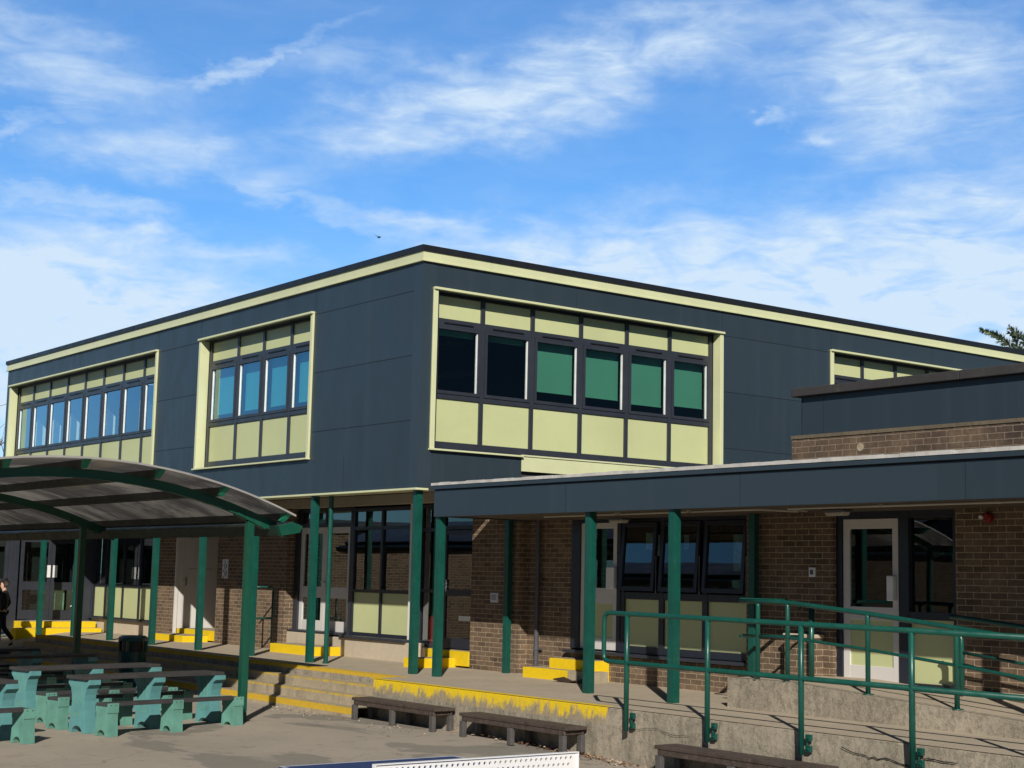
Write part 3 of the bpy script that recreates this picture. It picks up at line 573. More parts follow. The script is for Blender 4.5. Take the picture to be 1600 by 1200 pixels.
# posts carrying the canopy
for (x, y) in ((.52, .1), (3.98, .13), (5.63, .1), (8.9+2.3, .1)):
    p = MB(); p.box(x-.055, x+.055, y-.055, y+.055, TZ-.02, 3.049); p.box(x+.0555, x+.06, y-.038, y+.038, TZ, 3.048); p.box(x-.038, x+.038, y-.06, y-.0555, TZ, 3.048)
    p.build('post', GREEN, wg, bevel=.006)
for (x, y) in ((.16, 1.66), (5.5, 1.63)):
    p = MB(); p.box(x-.055, x+.055, y-.045, y+.045, TZ-.02, 3.049 if x > 1 else 3.57); p.build('post', GREEN, wg, bevel=.006)
# brick
mb = MB(); RW = 1.93
pieces('brick_wall', BRICK, wg, [(2.471, 5.259, RW-.02, RW+.25, TZ-.02, 1.04), (1.401, 2.47, RW, RW+.25, TZ-.02, 1.1), (5.26, 6.74, GW, GW+.4, TZ-.02, 3.05), (8.58, 14, GW, GW+.4, .5, 3.05), (6.741, 8.579, GW+.1, GW+.3, TZ-.02, .985)])
mb = MB(); mb.box(6.12, 6.58, GW-.20, GW-.001, TZ, 1.48); mb.build('low_pier', BRICK, wg)
mb = MB(); mb.box(6.10, 6.60, GW-.22, GW-.002, 1.481, 1.53); mb.build('pier_cap', PLINTH, wg, bevel=.012)
mb = MB(); mb.box(8.62, 14, GW-.05, GW-.002, .6, 1.0); mb.build('plinth', PLINTH, wg)
# white glazed door and three top-hung lights
mb = MB(); mb.box(1.40, 1.60, RW+.0, RW+.12, 1.12, 3.05); mb.box(2.45, 2.53, RW, RW+.12, 1.12, 3.05); mb.box(1.60, 2.45, RW+.004, RW+.12, 3.0, 3.05); mb.build('door_jamb', FRAMEB, wg)
doorleaf(wg, 'A', RW+.02, 1.605, 2.445, 1.125, 2.995, [(1.30, 1.80), (2.03, 2.91)], 'pg', GREYDOOR, GLASSB, PANEL, .1, box=(2.26, 2.44, 2.02, 2.34))
wcols = [2.56, 3.40, 4.28, 5.17]
f, p, n_ = MB(), MB(), MB()
glazed(f, p, n_, 'A', RW+.01, wcols, [1.16, 1.93], ['ppp'], .1)
for u in wcols: ab(f, 'A', RW+.01, u-.04, u+.04, .004, .08, 1.985, 3.05)
ab(f, 'A', RW+.01, 2.5, 5.2, .006, .078, 3.0, 3.049)
sw_ = f.build('ground_window', FRAMEB, wg); tag(sw_, 'three-bay window with top-hung lights standing ajar'); n_.build('spandrel_panel', PANEL, sw_)
for i in range(3):
    a, b = wcols[i]+.05, wcols[i+1]-.05; piv = Vector((0, RW-.01, 2.99)); Mx = Matrix.Translation(piv) @ Matrix.Rotation(math.radians(-4.2), 4, 'X') @ Matrix.Translation(-piv)
    s = MB(); y0, y1 = RW-.035, RW+.015
    s.box(a, a+.06, y0, y1, 2.0, 2.985, 0, Mx); s.box(b-.06, b, y0, y1, 2.0, 2.985, 0, Mx); s.box(a+.06, b-.06, y0+.002, y1, 2.0, 2.06, 0, Mx); s.box(a+.06, b-.06, y0+.002, y1, 2.925, 2.985, 0, Mx)
    s.box(b+.004, b+.014, RW-.06, RW-.05, 1.98, 2.5, 1)
    so_ = s.build('opening_sash', [FRAMEB, METAL], sw_)
    g = MB(); g.box(a+.055, b-.055, RW-.012, RW-.006, 2.055, 2.93, 0, Mx); g.build('window_pane', GLASSB, sw_)
mb = MB(); mb.box(1.36, 5.30, RW-.12, RW+.02, 1.055, 1.10); mb.build('window_sill', FRAME, wg, bevel=.008)
# posters inside the top-hung windows
POST_ = M('faded_poster', (.28, .36, .36), .8, 0, .5, 14)
for (x, z, w, h) in ((2.95, 2.72, .17, .24), (3.14, 2.66, .16, .3), (4.72, 2.55, .2, .5), (3.75, 2.7, .1, .2)): mb = MB(); mb.box(x, x+w, RW+.12, RW+.125, z-h/2, z+h/2); mb.build('window_poster', POST_, wg)
# right-hand grey door and side window on the landing
mb = MB(); mb.box(6.74, 6.835, RW-.12, RW, .985, 3.05); mb.box(7.71, 7.86, RW-.12, RW, .985, 3.05); mb.box(8.50, 8.58, RW-.12, RW, .985, 3.05); mb.box(6.835, 8.5, RW-.115, RW, 2.965, 3.05)
mb.box(7.86, 8.5, RW-.115, RW, 1.76, 1.85); mb.box(7.86, 8.5, RW-.115, RW, .985, 1.02); mb.build('door_jamb', FRAMEB, wg)
doorleaf(wg, 'A', RW-.1, 6.84, 7.705, .99, 2.96, [(1.18, 1.73), (1.89, 2.84)], 'pg', GREYDOOR, GLASSB, PANEL, .1, box=(7.565, 7.665, 1.97, 2.27))
mb = MB(); mb.box(7.86, 8.5, RW-.06, RW-.053, 1.85, 2.965); mb.build('window_pane', GLASSB, wg)
mb = MB(); mb.box(7.86, 8.5, RW-.07, RW-.03, 1.02, 1.76); mb.build('spandrel_panel', PANEL, wg)
# raised roof box on a brick upstand
mb = MB(); mb.box(6.06, 14, GW, GW+8, 3.49, 4.0); mb.build('brick_upstand', BRICKD, wg)
mb = MB(); mb.box(6.055, 14, GW-.012, GW+8, 4.001, 4.045); 
mb.build('upstand_cap', concrete('upstand_cap', (.16, .13, .09), (.12, .10, .07), (.06, .05, .04)), wg)
mb = MB(); mb.box(6.2, 14, GW+.04, GW+7.9, 4.046, 4.54); mb.box(6.195, 6.205, GW+.035, GW+.05, 4.047, 4.53, 1)
for x in (6.56, 9.9): mb.box(x-.003, x+.003, GW+.0385, GW+.05, 4.05, 4.53, 1)
mb.build('roof_box', [CLAD, CLADJ], wg)
mb = MB()
for a, b in ((6.09, 6.9), (6.904, 7.7), (7.704, 8.7), (8.704, 9.9), (9.904, 14)): mb.box(a, b, GW-.05, GW+8, 4.545, 4.655)
mb.build('roof_coping', COPE, wg, bevel=.01)
mb = MB(); mb.tube([(7.19, GW-.006, 3.84), (7.19, GW-.0, 3.84)], .05, 18); mb.build('vent_patch', CONCS, wg)
mb = MB(); mb.face([(.5,2.3,.7),(13.9,2.3,.7),(13.9,7,.7),(.5,7,.7)]); mb.face([(.5,2.2,3.39),(13.9,2.2,3.39),(13.9,7,3.39),(.5,7,3.39)]); mb.face([(.5,6,.7),(13.9,6,.7),(13.9,6,3.39),(.5,6,3.39)])
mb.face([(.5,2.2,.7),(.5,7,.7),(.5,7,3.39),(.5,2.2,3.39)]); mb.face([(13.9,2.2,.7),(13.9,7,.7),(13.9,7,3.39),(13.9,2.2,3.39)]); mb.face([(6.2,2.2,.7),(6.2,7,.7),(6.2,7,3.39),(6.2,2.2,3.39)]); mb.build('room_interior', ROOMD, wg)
# ================================================================== LEFT ANNEX (its wall faces +x)
an = thing('school_annex', 'low brick annex with grey glazed double doors at the end of the walkway', 'building')
AX = -16.8
mb = MB(); wall(mb, 'B', AX, .3, -13, -1.3, .0, 3.4); mb.box(-26, -17.1, -13, 1.7, 3.38, 3.5, 0); mb.face([(-26,-13,0),(-16.8,-13,0),(-16.8,-13,3.4),(-26,-13,3.4)]); mb.build('brick_wall', BRICK, an)
mb = MB(); mb.box(-26, AX+.25, -13.3, -1.3, 3.4, 3.62); mb.box(-26, AX-.31, -1.3, 1.7, 3.4, 3.48); mb.build('roof', CLAD, an)
f, p, n_ = MB(), MB(), MB()
glazed(f, p, n_, 'B', AX, [-1.3, -.38], [.75, 1.84, 2.9], ['g', 'g'], .08); glazed(f, p, n_, 'B', AX, [-.05, 1.36], [2.9, 3.36], ['g'], .08)
f.box(AX-.08, AX+.01, -.335, -.095, .7, 3.4); f.box(AX-.08, AX+.005, 1.41, 1.74, .85, 3.4); f.box(AX-.08, AX+.03, 1.741, 1.95, .6, 3.4); f.box(AX-.085, AX, -1.3, 1.74, .64, .71)
es = f.build('entrance_screen', FRAME, an); p.build('window_pane', GLASSB, es)
for (a, b, s) in ((-.035, .715, 1), (.722, 1.345, -1)):
    dl = doorleaf(an, 'B', AX-.01, a, b, .93, 2.87, [(1.15, 1.63), (1.82, 2.76)], 'gg', FRAME, GLASSB, PANEL, .08)
    g = MB(); 
    if s > 0: g.box(AX-.003, AX+.012, b-.10, b-.02, 1.93, 2.22)
    else: g.box(AX-.003, AX+.012, a+.03, a+.14, 1.93, 2.22)
    g.build('push_plate', PLASTW, dl)
g = MB(); g.tube([(AX+.0, 1.27, 1.62), (AX+.05, 1.30, 1.6), (AX+.05, 1.30, 1.3), (AX, 1.24, 1.24)], .012, 8); g.build('pull_handle', PLASTW, an)
g = MB(); g.box(AX-.12, AX-.11, .86, 1.12, 1.16, 1.6); g.build('door_poster', M('pale_poster', (.42, .58, .46), .7, 0, .2, 6), an)
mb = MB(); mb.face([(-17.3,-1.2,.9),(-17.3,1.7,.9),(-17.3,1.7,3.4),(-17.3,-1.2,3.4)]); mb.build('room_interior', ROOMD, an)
# ================================================================== YELLOW DOOR STEPS
def dstep(x0, x1, y0, y1, z0, z1, label, bare=None):
    b = MB(); b.box(x0, x1, y0, y1, z0, z1, 0); b.box(x0+.01, x1-.01, y0+.08, y1, z1, z1+.0035, 1)
    if bare: b.box(bare[0], bare[1]+.002, y0-.003, y1, z0, z1+.004, 1)
    o = b.build('door_step', [YELLOW, CONCS], bevel=.012); return tag(o, label, 'step', 'yellow door steps')
dstep(-6.66, -5.0, 1.2, GW, TZ-.01, .83, 'yellow step in front of the pair of pale doors')
dstep(-1.75, -1.38, 1.0, 1.99, TZ-.01, .82, 'small yellow step at the recessed dark entrance, behind the two corner posts')
dstep(-2.25, -1.0, 1.76, EY-.001, .70, .935, 'yellow threshold step right under the recessed dark entrance door')
dstep(.98, 2.5, 1.36, GW-.0, TZ-.01, .82, 'lower of two yellow steps below the wing door, one end broken to bare concrete', (2.05, 2.5))
dstep(1.34, 2.31, 1.58, RW-.001, TZ-.005, .97, 'upper of two yellow steps below the wing door beside the downpipe')
dstep(-12.0, -10.5, 1.22, GW+.05, TZ-.01, .80, 'lower of the two yellow steps at the porch with the grey door')
dstep(-12.05, -10.15, GW+.06, 3.0, .7, .905, 'upper of the two yellow steps at the porch with the grey door')
dstep(-16.79, -16.3, -.12, 1.70, .6, .90, 'upper yellow step along the double doors of the annex')
dstep(-16.295, -15.95, -.36, 1.71, .5, .755, 'lower yellow step along the double doors of the annex')
# ================================================================== SMALL FIXTURES
mb = MB(); mb.tube([(.66, 1.86, TZ), (.66, 1.86, 3.06)], .038, 12)
for z in (1.05, 2.1): mb.tube([(.66, 1.86, z), (.66, 1.86, z+.05)], .046, 12); mb.box(.66, .76, 1.87, 1.9, z+.01, z+.03)
tag(mb.build('downpipe', PIPEG, smooth=False), 'dark grey downpipe in the corner beside the brick pier', 'downpipe')
mb = MB(); mb.tube([(-2.92, .22, TZ), (-2.92, .22, 3.57)], .04, 12); mb.tube([(-2.92, .22, TZ), (-2.92, .22, TZ+.03)], .055, 12)
tag(mb.build('downpipe', GREEN), 'round green downpipe close beside a square green post', 'downpipe')
def bulk(x, y, label):
    t = thing('canopy_light', label, 'lamp', (x, y, 3.05), 0, 'lights under the canopy')
    b = MB(); b.box(-.17, .17, -.09, .09, -.03, 0); b.build('lamp_base', PIPEG, t, bevel=.01)
    b = MB(); pts = [(-.15, -.031), (.15, -.031), (.12, -.075), (-.12, -.075)]; b.prism(pts, 1, -.075, .075); b.build('lamp_cover', M('opal_cover', (.42, .40, .34), .4), t, bevel=.012)
bulk(7.25, 1.25, 'oval light fitting on the canopy ceiling above the right grey door'); bulk(2.72, 1.72, 'flat light fitting on the canopy ceiling beside the white wing door')
mb = MB(); mb.tube([(2.2, .75, 3.035), (6.6, .55, 3.033), (6.75, 1.1, 3.03)], .013, 8); mb.tube([(6.9, 1.1, 3.03), (7.1, .55, 3.03), (14, .5, 3.03)], .013, 8)
for x in (4, 5.4, 8.5, 10): mb.box(x-.012, x+.012, .53, .62, 3.018, 3.049)
tag(mb.build('conduit', M('pale_conduit', (.45, .42, .36), .5)), 'thin pale conduit running along the canopy ceiling', 'conduit')
t = thing('alarm_sounder', 'red alarm sounder high on the dark brick wall', 'alarm', (9.05, GW, 2.94))
mb = MB(); mb.tube([(0, 0, 0), (0, -.05, 0), (0, -.08, 0)], [.06, .06, .04], 16); mb.build('sounder_body', M('dull_red_plastic', (.2, .008, .008), .5), t); mb = MB(); mb.tube([(-.045, -.081, 0), (-.045, -.11, 0)], .022, 12); mb.build('beacon', PLASTW, t)
t = thing('keypad', 'small pale keypad box on the brick wall left of the grey door', 'keypad', (6.42, GW, 2.30))
mb = MB(); mb.box(-.05, .05, -.03, 0, -.06, .06); mb.build('keypad_case', PLASTW, t, bevel=.006); mb = MB(); mb.box(-.025, .025, -.034, -.0301, -.03, .03); mb.build('keypad_face', PIPEG, t)
def wsign(name, label, x, z, w, h, marks, mc):
    t = thing(name, label, 'sign', (x, GW, z))
    b = MB(); b.box(-w/2, w/2, -.012, -.001, -h/2, h/2); b.build('sign_plate', M('white_sign_plate', (.6, .6, .64), .4), t)
    b = MB()
    for (a, c, e, f_) in marks: b.box(a, c, -.0135, -.0122, e, f_)
    b.build('sign_marking', M(name+'_ink', mc, .6), t)
wsign('notice', 'small white notice on the brick pier by the dark entrance', -.30, 1.83, .20, .15, [(-.075, .06, -.04, .05)], (.30, .32, .38))
mk = []
for i in range(17):
    zz = .16-.022*i; xx = .035*math.sin(i*1.15); mk.append((xx-.05+.01*(i % 3), xx-.012+.012*(i % 2), zz-.012, zz+.010))
for (a, b) in ((.03, .08), (.035, .075), (.04, .08), (.03, .07)): pass
mk += [(.035, .07, .02, .10), (.03, .085, -.09, -.04), (.03, .085, -.12, -.10), (.03, .075, -.16, -.135)]
wsign('wall_sign', 'tall narrow white sign with dark markings on brick beside the porch', -9.72, 2.215, .25, .40, mk, (.06, .07, .10))
t = thing('fire_extinguisher', 'red fire extinguisher with black head standing inside the entrance glass', 'extinguisher', (-2.72, EY+.2, .98))
mb = MB(); mb.tube([(0, 0, 0), (0, 0, .03), (0, 0, .42), (0, 0, .48)], [.08, .085, .085, .04], 16); mb.build('cylinder_body', RED, t, smooth=False); mb = MB(); mb.tube([(0, 0, .48), (0, 0, .56)], .035, 10); mb.box(-.02, .12, -.02, .02, .55, .60); mb.tube([(.08, 0, .55), (.12, -.02, .4), (.11, -.02, .2)], .014, 8); mb.build('valve_head', BLACK, t)
# ================================================================== RAILINGS
def arc(c, a, b, r, n=6):   # rounded corner between two directions
    return [tuple(Vector(c)+Vector(a)*(r*(1-math.sin(t*math.pi/2/n)))+Vector(b)*(r*(1-math.cos(t*math.pi/2/n)))) for t in range(n+1)]
RR = .028
t = thing('railing', 'long green tube railing along the front edge of the walkway', 'railing', group='green tube railings')
mb = MB()
zt = lambda x: 1.765-.008*(x-5.83)
c1 = [(5.83, -1.2, 1.74-.09), (5.835, -1.2, 1.72), (5.86, -1.2, 1.75), (5.92, -1.2, 1.765)]
mb.tube([(13, -1.2, 1.185), (5.93, -1.2, 1.205), (5.86, -1.2, 1.22), (5.835, -1.2, 1.25), (5.83, -1.2, 1.30), (5.83, -1.2, 1.65), (5.84, -1.2, 1.72), (5.87, -1.2, 1.755), (5.94, -1.2, 1.765), (13, -1.2, zt(13))], RR, 12)
mb.build('rail', GREEN, t, smooth=True)
for x in (6.235, 7.55, 8.895, 10.28, 11.65):
    mb = MB(); mb.tube([(x, -1.2, .44), (x, -1.2, 1.2), (x, -1.2, zt(x)-.01)], .03, 12, 0); po = mb.build('post', GREEN, t, smooth=True)
    mb = MB()
    for z in (.50, .61): mb.box(x+.02, x+.085, -1.165, -1.124, z-.032, z+.032); mb.tube([(x+.062, -1.178, z), (x+.062, -1.163, z)], .012, 6)
    mb.box(x+.022, x+.032, -1.15, -1.1245, .47, .64); mb.build('bracket', GREEN, po, bevel=.006)
t = thing('railing', 'green ramp railing on top of the speckled concrete wall', 'railing', group='green tube railings')
mb = MB(); RY = .36
mb.tube([(6.5, RY, 1.93), (7.1, RY, 1.935), (7.35, RY, 1.925), (8.45, RY, 1.838), (9.63, RY, 1.725), (10.47, RY, 1.642), (13, RY, 1.40)], RR, 12)
mb.tube([(6.5, RY, 1.525), (6.56, RY, 1.525)], [.004, .017], 10); mb.tube([(6.56, RY, 1.525), (7.27, RY, 1.53), (8.45, RY, 1.45), (9.63, RY, 1.342), (13, RY, 1.02)], .018, 10)
mb.build('rail', GREEN, t, smooth=True)
for (x, zb, zt_) in ((6.8, 1.01, 1.91), (7.27, 1.02, 1.92), (8.45, .96, 1.83), (9.62, .89, 1.72), (10.9, .81, 1.59)):
    mb = MB(); mb.tube([(x, RY, zb), (x, RY, zt_-.03), (x-(.015 if x == 7.27 else 0), RY, zt_)], .028, 12); mb.tube([(x, RY, zb), (x, RY, zb+.012)], .065, 14); mb.build('post', GREEN, t, smooth=True)
t = thing('railing', 'short green railing across the landing end beside the low brick pier', 'railing', group='green tube railings')
mb = MB(); mb.tube([(6.45, .42, 1.94), (6.45, 1.2, 1.935), (6.45, 1.43, 1.90), (6.45, 1.46, 1.84)], RR, 12); mb.tube([(6.45, .42, 1.51), (6.45, 1.46, 1.505)], .018, 10); mb.build('rail', GREEN, t, smooth=True)
mb = MB(); mb.tube([(6.63, 1.48, 1.02), (6.63, 1.48, 1.86)], .035, 12); mb.build('post', GREEN, t, smooth=True)
t = thing('railing', 'green wall-side railing on the ramp right of the grey door', 'railing', group='green tube railings')
mb = MB(); mb.tube([(8.72, 1.45, 1.82), (9.0, 1.45, 1.80), (9.7, 1.45, 1.735), (13, 1.45, 1.45)], RR, 12); mb.tube([(8.80, 1.45, 1.435), (9.67, 1.45, 1.345), (13, 1.45, 1.02)], .018, 10); mb.tube([(8.80, 1.45, 1.31), (9.67, 1.45, 1.17), (13, 1.45, .9)], .018, 10); mb.build('rail', GREEN, t, smooth=True)
for (x, a, b) in ((8.87, .97, 1.64), (10.1, .88, 1.66)):
    mb = MB(); mb.tube([(x, 1.45, a), (x, 1.45, b-.07), (x-.02, 1.45, b-.02), (x-.07, 1.45, b)], .03, 12); mb.build('post', GREEN, t, smooth=True)
t = thing('handrail', 'small green step handrail beside the pair of pale doors', 'railing')
mb = MB(); hx = -7.12
mb.tube([(hx, .97, 1.87), (hx, 1.40, 1.88), (hx, 1.46, 1.87), (hx, 1.47, 1.80)], .02, 10); mb.tube([(hx, .95, 1.22), (hx, .97, 1.27), (hx, 1.02, 1.28), (hx, 1.47, 1.28)], .02, 10); mb.build('rail', GREEN, t, smooth=True)
for (y, z) in ((1.47, 1.8), (.95, 1.22), (1.08, 1.87)): mb = MB(); mb.tube([(hx, y, TZ), (hx, y, z)], .02, 10); mb.build('post', GREEN, t, smooth=True)
# ================================================================== BARREL SHELTER
sh = thing('shelter', 'barrel-roofed outdoor shelter with green steel frame and ribbed translucent roof over the tables', 'shelter', (0, 0, 0))
YC, ZC, RAD = -5.6, 3.375-7.77, 7.77
def az_(y, off=0): return ZC+math.sqrt((RAD+off)**2-(y-YC)**2)
AXS = [.33, -5.68, -11.7]
YE = -2.45; NSEG = 28
def arcpts(off, ya, yb, n=NSEG):
    out = []; a0 = math.asin((ya-YC)/(RAD+off)); a1 = math.asin((yb-YC)/(RAD+off))
    for i in range(n+1):
        a = a0+(a1-a0)*i/n; out.append((YC+(RAD+off)*math.sin(a), ZC+(RAD+off)*math.cos(a)))
    return out
for x in AXS:
    lo = arcpts(-.06, 2*YC-YE, YE); hi = arcpts(.06, 2*YC-YE, YE); b = MB()
    for i in range(NSEG):
        for xx in (x-.04, x+.04): b.face([(xx, *lo[i]), (xx, *lo[i+1]), (xx, *hi[i+1]), (xx, *hi[i])])
        b.face([(x-.04, *lo[i]), (x+.04, *lo[i]), (x+.04, *lo[i+1]), (x-.04, *lo[i+1])]); b.face([(x-.04, *hi[i]), (x+.04, *hi[i]), (x+.04, *hi[i+1]), (x-.04, *hi[i+1])])
    b.build('arch', GREENS, sh)
    for y in (-3.0, 2*YC+3.0):
        p = MB(); ztop = az_(y)-.075; p.box(x-.05, x+.05, y-.05, y+.05, .03, ztop); p.box(x+.0505, x+.054, y-.03, y+.03, .05, ztop-.02); po = p.build('post', GREENS, sh, bevel=.008)
        p = MB(); s = -.42 if y > YC else .42; Mx = Matrix.Translation((x, y, ztop+.0)) @ Matrix.Rotation(math.atan(s), 4, 'X'); p.box(-.075, .075, -.24, .24, -.012, .02, 0, Mx)
        for q in (-.15, .15): p.box(.0755, .082, q-.02, q+.02, -.01, .015, 0, Mx)
        p.build('head_plate', GREENS, po)
XE, XW = .80, -13
for k, y in enumerate((-2.64, -3.59, -4.53, -5.55, -6.57, -7.6, -8.55)):
    b = MB(); s = -(y-YC)/RAD; z = az_(y, .11); Mx = Matrix.Translation((0, y, z)) @ Matrix.Rotation(math.asin(s), 4, 'X')
    b.box(XW, XE-.18, -.03, .03, -.055, .055, 0, Mx); po = b.build('purlin', GREEND, sh)
    b = MB(); P = lambda x_, y_, z_: tuple(Mx @ Vector((x_, y_, z_)))
    b.face([P(XE-.179, -.035, -.06), P(XE-.179, .035, -.06), P(XE-.03, .035, .058), P(XE-.03, -.035, .058)]); b.box(XE-.21, XE-.18, -.034, .034, -.058, .058, 0, Mx); b.face([P(XE-.179, -.035, -.06), P(XE-.03, -.035, .058), P(XE-.179, -.035, .058)]); b.face([P(XE-.179, .035, -.06), P(XE-.03, .035, .058), P(XE-.179, .035, .058)])
    b.face([P(XE-.179, -.035, .058), P(XE-.03, -.035, .058), P(XE-.03, .035, .058), P(XE-.179, .035, .058)])
    b.build('purlin_cap', M('shelter_green_cap', (.012, .21, .125), .4), po)
lo = arcpts(.17, 2*YC-YE+.10, YE-.10, 40); hi = arcpts(.185, 2*YC-YE+.10, YE-.10, 40); b = MB()
for i in range(40):
    nxs = 28
    for k in range(nxs):
        xa = XW+(XE-XW)*k/nxs; xb = XW+(XE-XW)*(k+1)/nxs
        b.face([(xa, *lo[i]), (xb, *lo[i]), (xb, *lo[i+1]), (xa, *lo[i+1])])
b.build('roof_sheet', POLY, sh, smooth=True)
lo = arcpts(.162, 2*YC-YE+.09, YE-.09, 40); hi = arcpts(.188, 2*YC-YE+.09, YE-.09, 40); b = MB()
for i in range(40):
    for xx in (XE-.015, XE+.012): b.face([(xx, *lo[i]), (xx, *lo[i+1]), (xx, *hi[i+1]), (xx, *hi[i])])
    b.face([(XE-.015, *lo[i]), (XE+.012, *lo[i]), (XE+.012, *lo[i+1]), (XE-.015, *lo[i+1])]); b.face([(XE-.015, *hi[i]), (XE+.012, *hi[i]), (XE+.012, *hi[i+1]), (XE-.015, *hi[i+1])])
b.build('edge_trim', M('aluminium_edge', (.34, .33, .32), .5, .2), sh)
for sgn in (1, -1):
    q = [(-2.66, 2.66), (-2.40, 2.71), (-2.36, 2.80), (-2.50, 2.86), (-2.72, 2.79)]
    if sgn < 0: q = [(2*YC-a, b_) for a, b_ in q]
    b = MB(); b.prism(q, 0, XW, XE-.24); gu = b.build('gutter', M('gutter_dark_green', (.012, .03, .024), .5), sh)
    b = MB(); b.prism([(a+(.012 if a > -2.55 else -.012)*sgn, c) for a, c in q], 0, XE-.239, XE-.13); b.build('gutter_end', GREENS, gu)
# ================================================================== PICNIC TABLES AND BENCHES
def leg_plate(mb, y, outline, th, mi=0): mb.prism(outline, 1, y-th/2, y+th/2, mi)
def arch_outline(w0, w1, h, aw, ah):
    pts = [(-w0/2, 0), (-aw/2, 0)]
    for k in range(1, 7): a = math.pi*k/7; pts.append((-aw/2*math.cos(a), ah*math.sin(a)))
    pts += [(aw/2, 0), (w0/2, 0)]
    return pts
def make_table(label):
    t = thing('picnic_table', label, 'table', group='recycled plastic picnic tables under the shelter')
    b = MB()
    for i in range(4): x = -.232+.116*i; b.box(x+.004, x+.112, -.06, 2.12, .672, .715)
    b.build('table_top', PLANK, t, bevel=.005)
    right = [(.19, 0), (.18, .1), (.145, .3), (.138, .40), (.15, .48), (.175, .56), (.225, .60), (.236, .61), (.236, .671)]
    for k in range(3):
        y = .07+.99*k; o = arch_outline(.38, 0, 0, .23, .09); o = o[:-1] + right + [(-a, c) for a, c in reversed(right)][:-1]
        l = MB(); leg_plate(l, y, o, .17); 
        for q in (-.06, 0, .06): l.box(q-.013+q*.25, q+.013+q*.25, y-.0895, y-.0855, .36, .62, 1); l.box(q-.016, q+.016, y-.0895, y-.0855, .20, .27, 1)
        l.build('leg', [TEALB, TEAL], t, bevel=.01)
    return t
def make_bench(label):
    t = thing('picnic_bench', label, 'bench', group='recycled plastic benches under the shelter')
    b = MB()
    for i in range(4): x = -.124+.062*i; b.box(x+.005, x+.057, -.03, 2.06, .372, .41)
    b.build('seat', PLANK, t, bevel=.005)
    right = [(.14, 0), (.13, .12), (.12, .25), (.126, .371), (.126, .408)]
    for k in range(3):
        y = .06+.985*k; o = arch_outline(.28, 0, 0, .17, .08)[:-1] + right[:-1] + [(-a, c) for a, c in reversed(right[:-1])][:-1]
        l = MB(); leg_plate(l, y, o, .16)
        if k == 0 or k == 2:
            e = y-.081 if k == 0 else y+.075
            for i in range(5): x = -.124+.062*i; l.box(max(-.127, x-.006), min(.127, x+.006), e, e+.006, .33, .409)
        l.box(.1265, .131, y-.083, y+.083, .29, .411); l.box(-.131, -.1265, y-.083, y+.083, .29, .411)
        for q in (-.035, .035): l.tube([(.131, y+q, .385), (.135, y+q, .385)], .008, 6, 1)
        l.build('leg', [TEAL, DARK], t, bevel=.008)
    return t
tb = make_table(''); bn = make_bench(''); used = [False, False]
def place(kind, x, y, rz, label):
    k = 0 if kind == 't' else 1; src = (tb, bn)[k]; o = src if not used[k] else dup(src); used[k] = True
    o.location = (x, y, gz(x, y)+.001); o.rotation_euler = (0, 0, rz); o['label'] = label; return o
RZ = .19
def seat(x, y, rz, lt, l1, l2, both=(1, 1)):
    px_, py_ = math.cos(rz), math.sin(rz); place('t', x, y, rz, lt)
    if both[0]: place('b', x+.55*px_, y+.55*py_, rz, l1)
    if both[1]: place('b', x-.57*px_, y-.57*py_, rz, l2)
seat(.45, -5.38, RZ, 'teal-legged picnic table nearest the right end of the shelter', 'bench on the open right-hand side of the nearest picnic table, touching the shelter post', 'bench squeezed between the nearest picnic table and the one behind it')
seat(-1.45, -5.45, RZ, 'picnic table second from the right end of the shelter, just behind the nearest one', 'bench on the right of the second picnic table, in front of its teal leg', 'bench on the far left of the second picnic table')
seat(1.16, -8.5, RZ, 'picnic table cut off by the left edge, only its far end showing in the sun', 'sunlit bench at the left edge whose end leg stands nearest the camera', 'bench behind the picnic table that is cut off by the left edge')
seat(-4.2, -5.3, RZ, 'shaded picnic table in front of the litter bin and second shelter post', 'bench on the near side of the shaded table by the litter bin', 'bench on the far side of the shaded table by the litter bin')
seat(-6.15, -5.5, RZ, 'farthest shaded picnic table, near the walking person', 'bench on the near side of the farthest shaded table', 'bench on the far side of the farthest shaded table')
# ================================================================== LOW WOODEN BENCHES
def make_low(lx):
    t = thing('low_bench', '', 'bench', group='low wooden benches along the walkway wall')
    b = MB()
    for i in range(3): b.box(-.04, lx+.04, .01+.112*i, .114+.112*i, .265, .305)
    b.build('seat', WOODD, t, bevel=.006)
    b = MB(); b.box(0, lx, .02, .05, .205, .264); b.box(0, lx, .29, .32, .205, .264); b.box(lx-.05, lx-.02, .05, .29, .21, .264); b.box(.02, .05, .05, .29, .21, .264); b.build('apron', WOODD, t, bevel=.004)
    for x in (.03, lx/2, lx-.03):
        for y in (.025, .305): b = MB(); b.box(x-.04, x+.04, y-.03, y+.03, 0, .204); b.build('leg', M('grey_weathered_post', (.075, .07, .07), .8, 0, .25, 8, bump=.3) if False else GREYW, t, bevel=.005)
    return t
GREYW = M('grey_weathered_post', (.075, .07, .07), .8, 0, .25, 8, bump=.3)
lb = make_low(2.0)
LB = [(.72, -1.47, 'low dark bench at the foot of the wide steps, leftmost of the row'), (3.35, -1.47, 'low dark bench behind the table-tennis net, second along the wall'), (7.05, -1.48, 'low dark bench below the front railing, third along the wall'), (9.9, -1.5, 'low dark bench at the bottom right corner, barely in view')]
for i, (x, y, l) in enumerate(LB):
    o = lb if i == 0 else dup(lb); o.location = (x, y, gz(x+1, y)); o['label'] = l
    if i == 1: o.scale = (1.04, 1, 1)
    if i == 2: o.scale = (1.12, 1, 1.05)
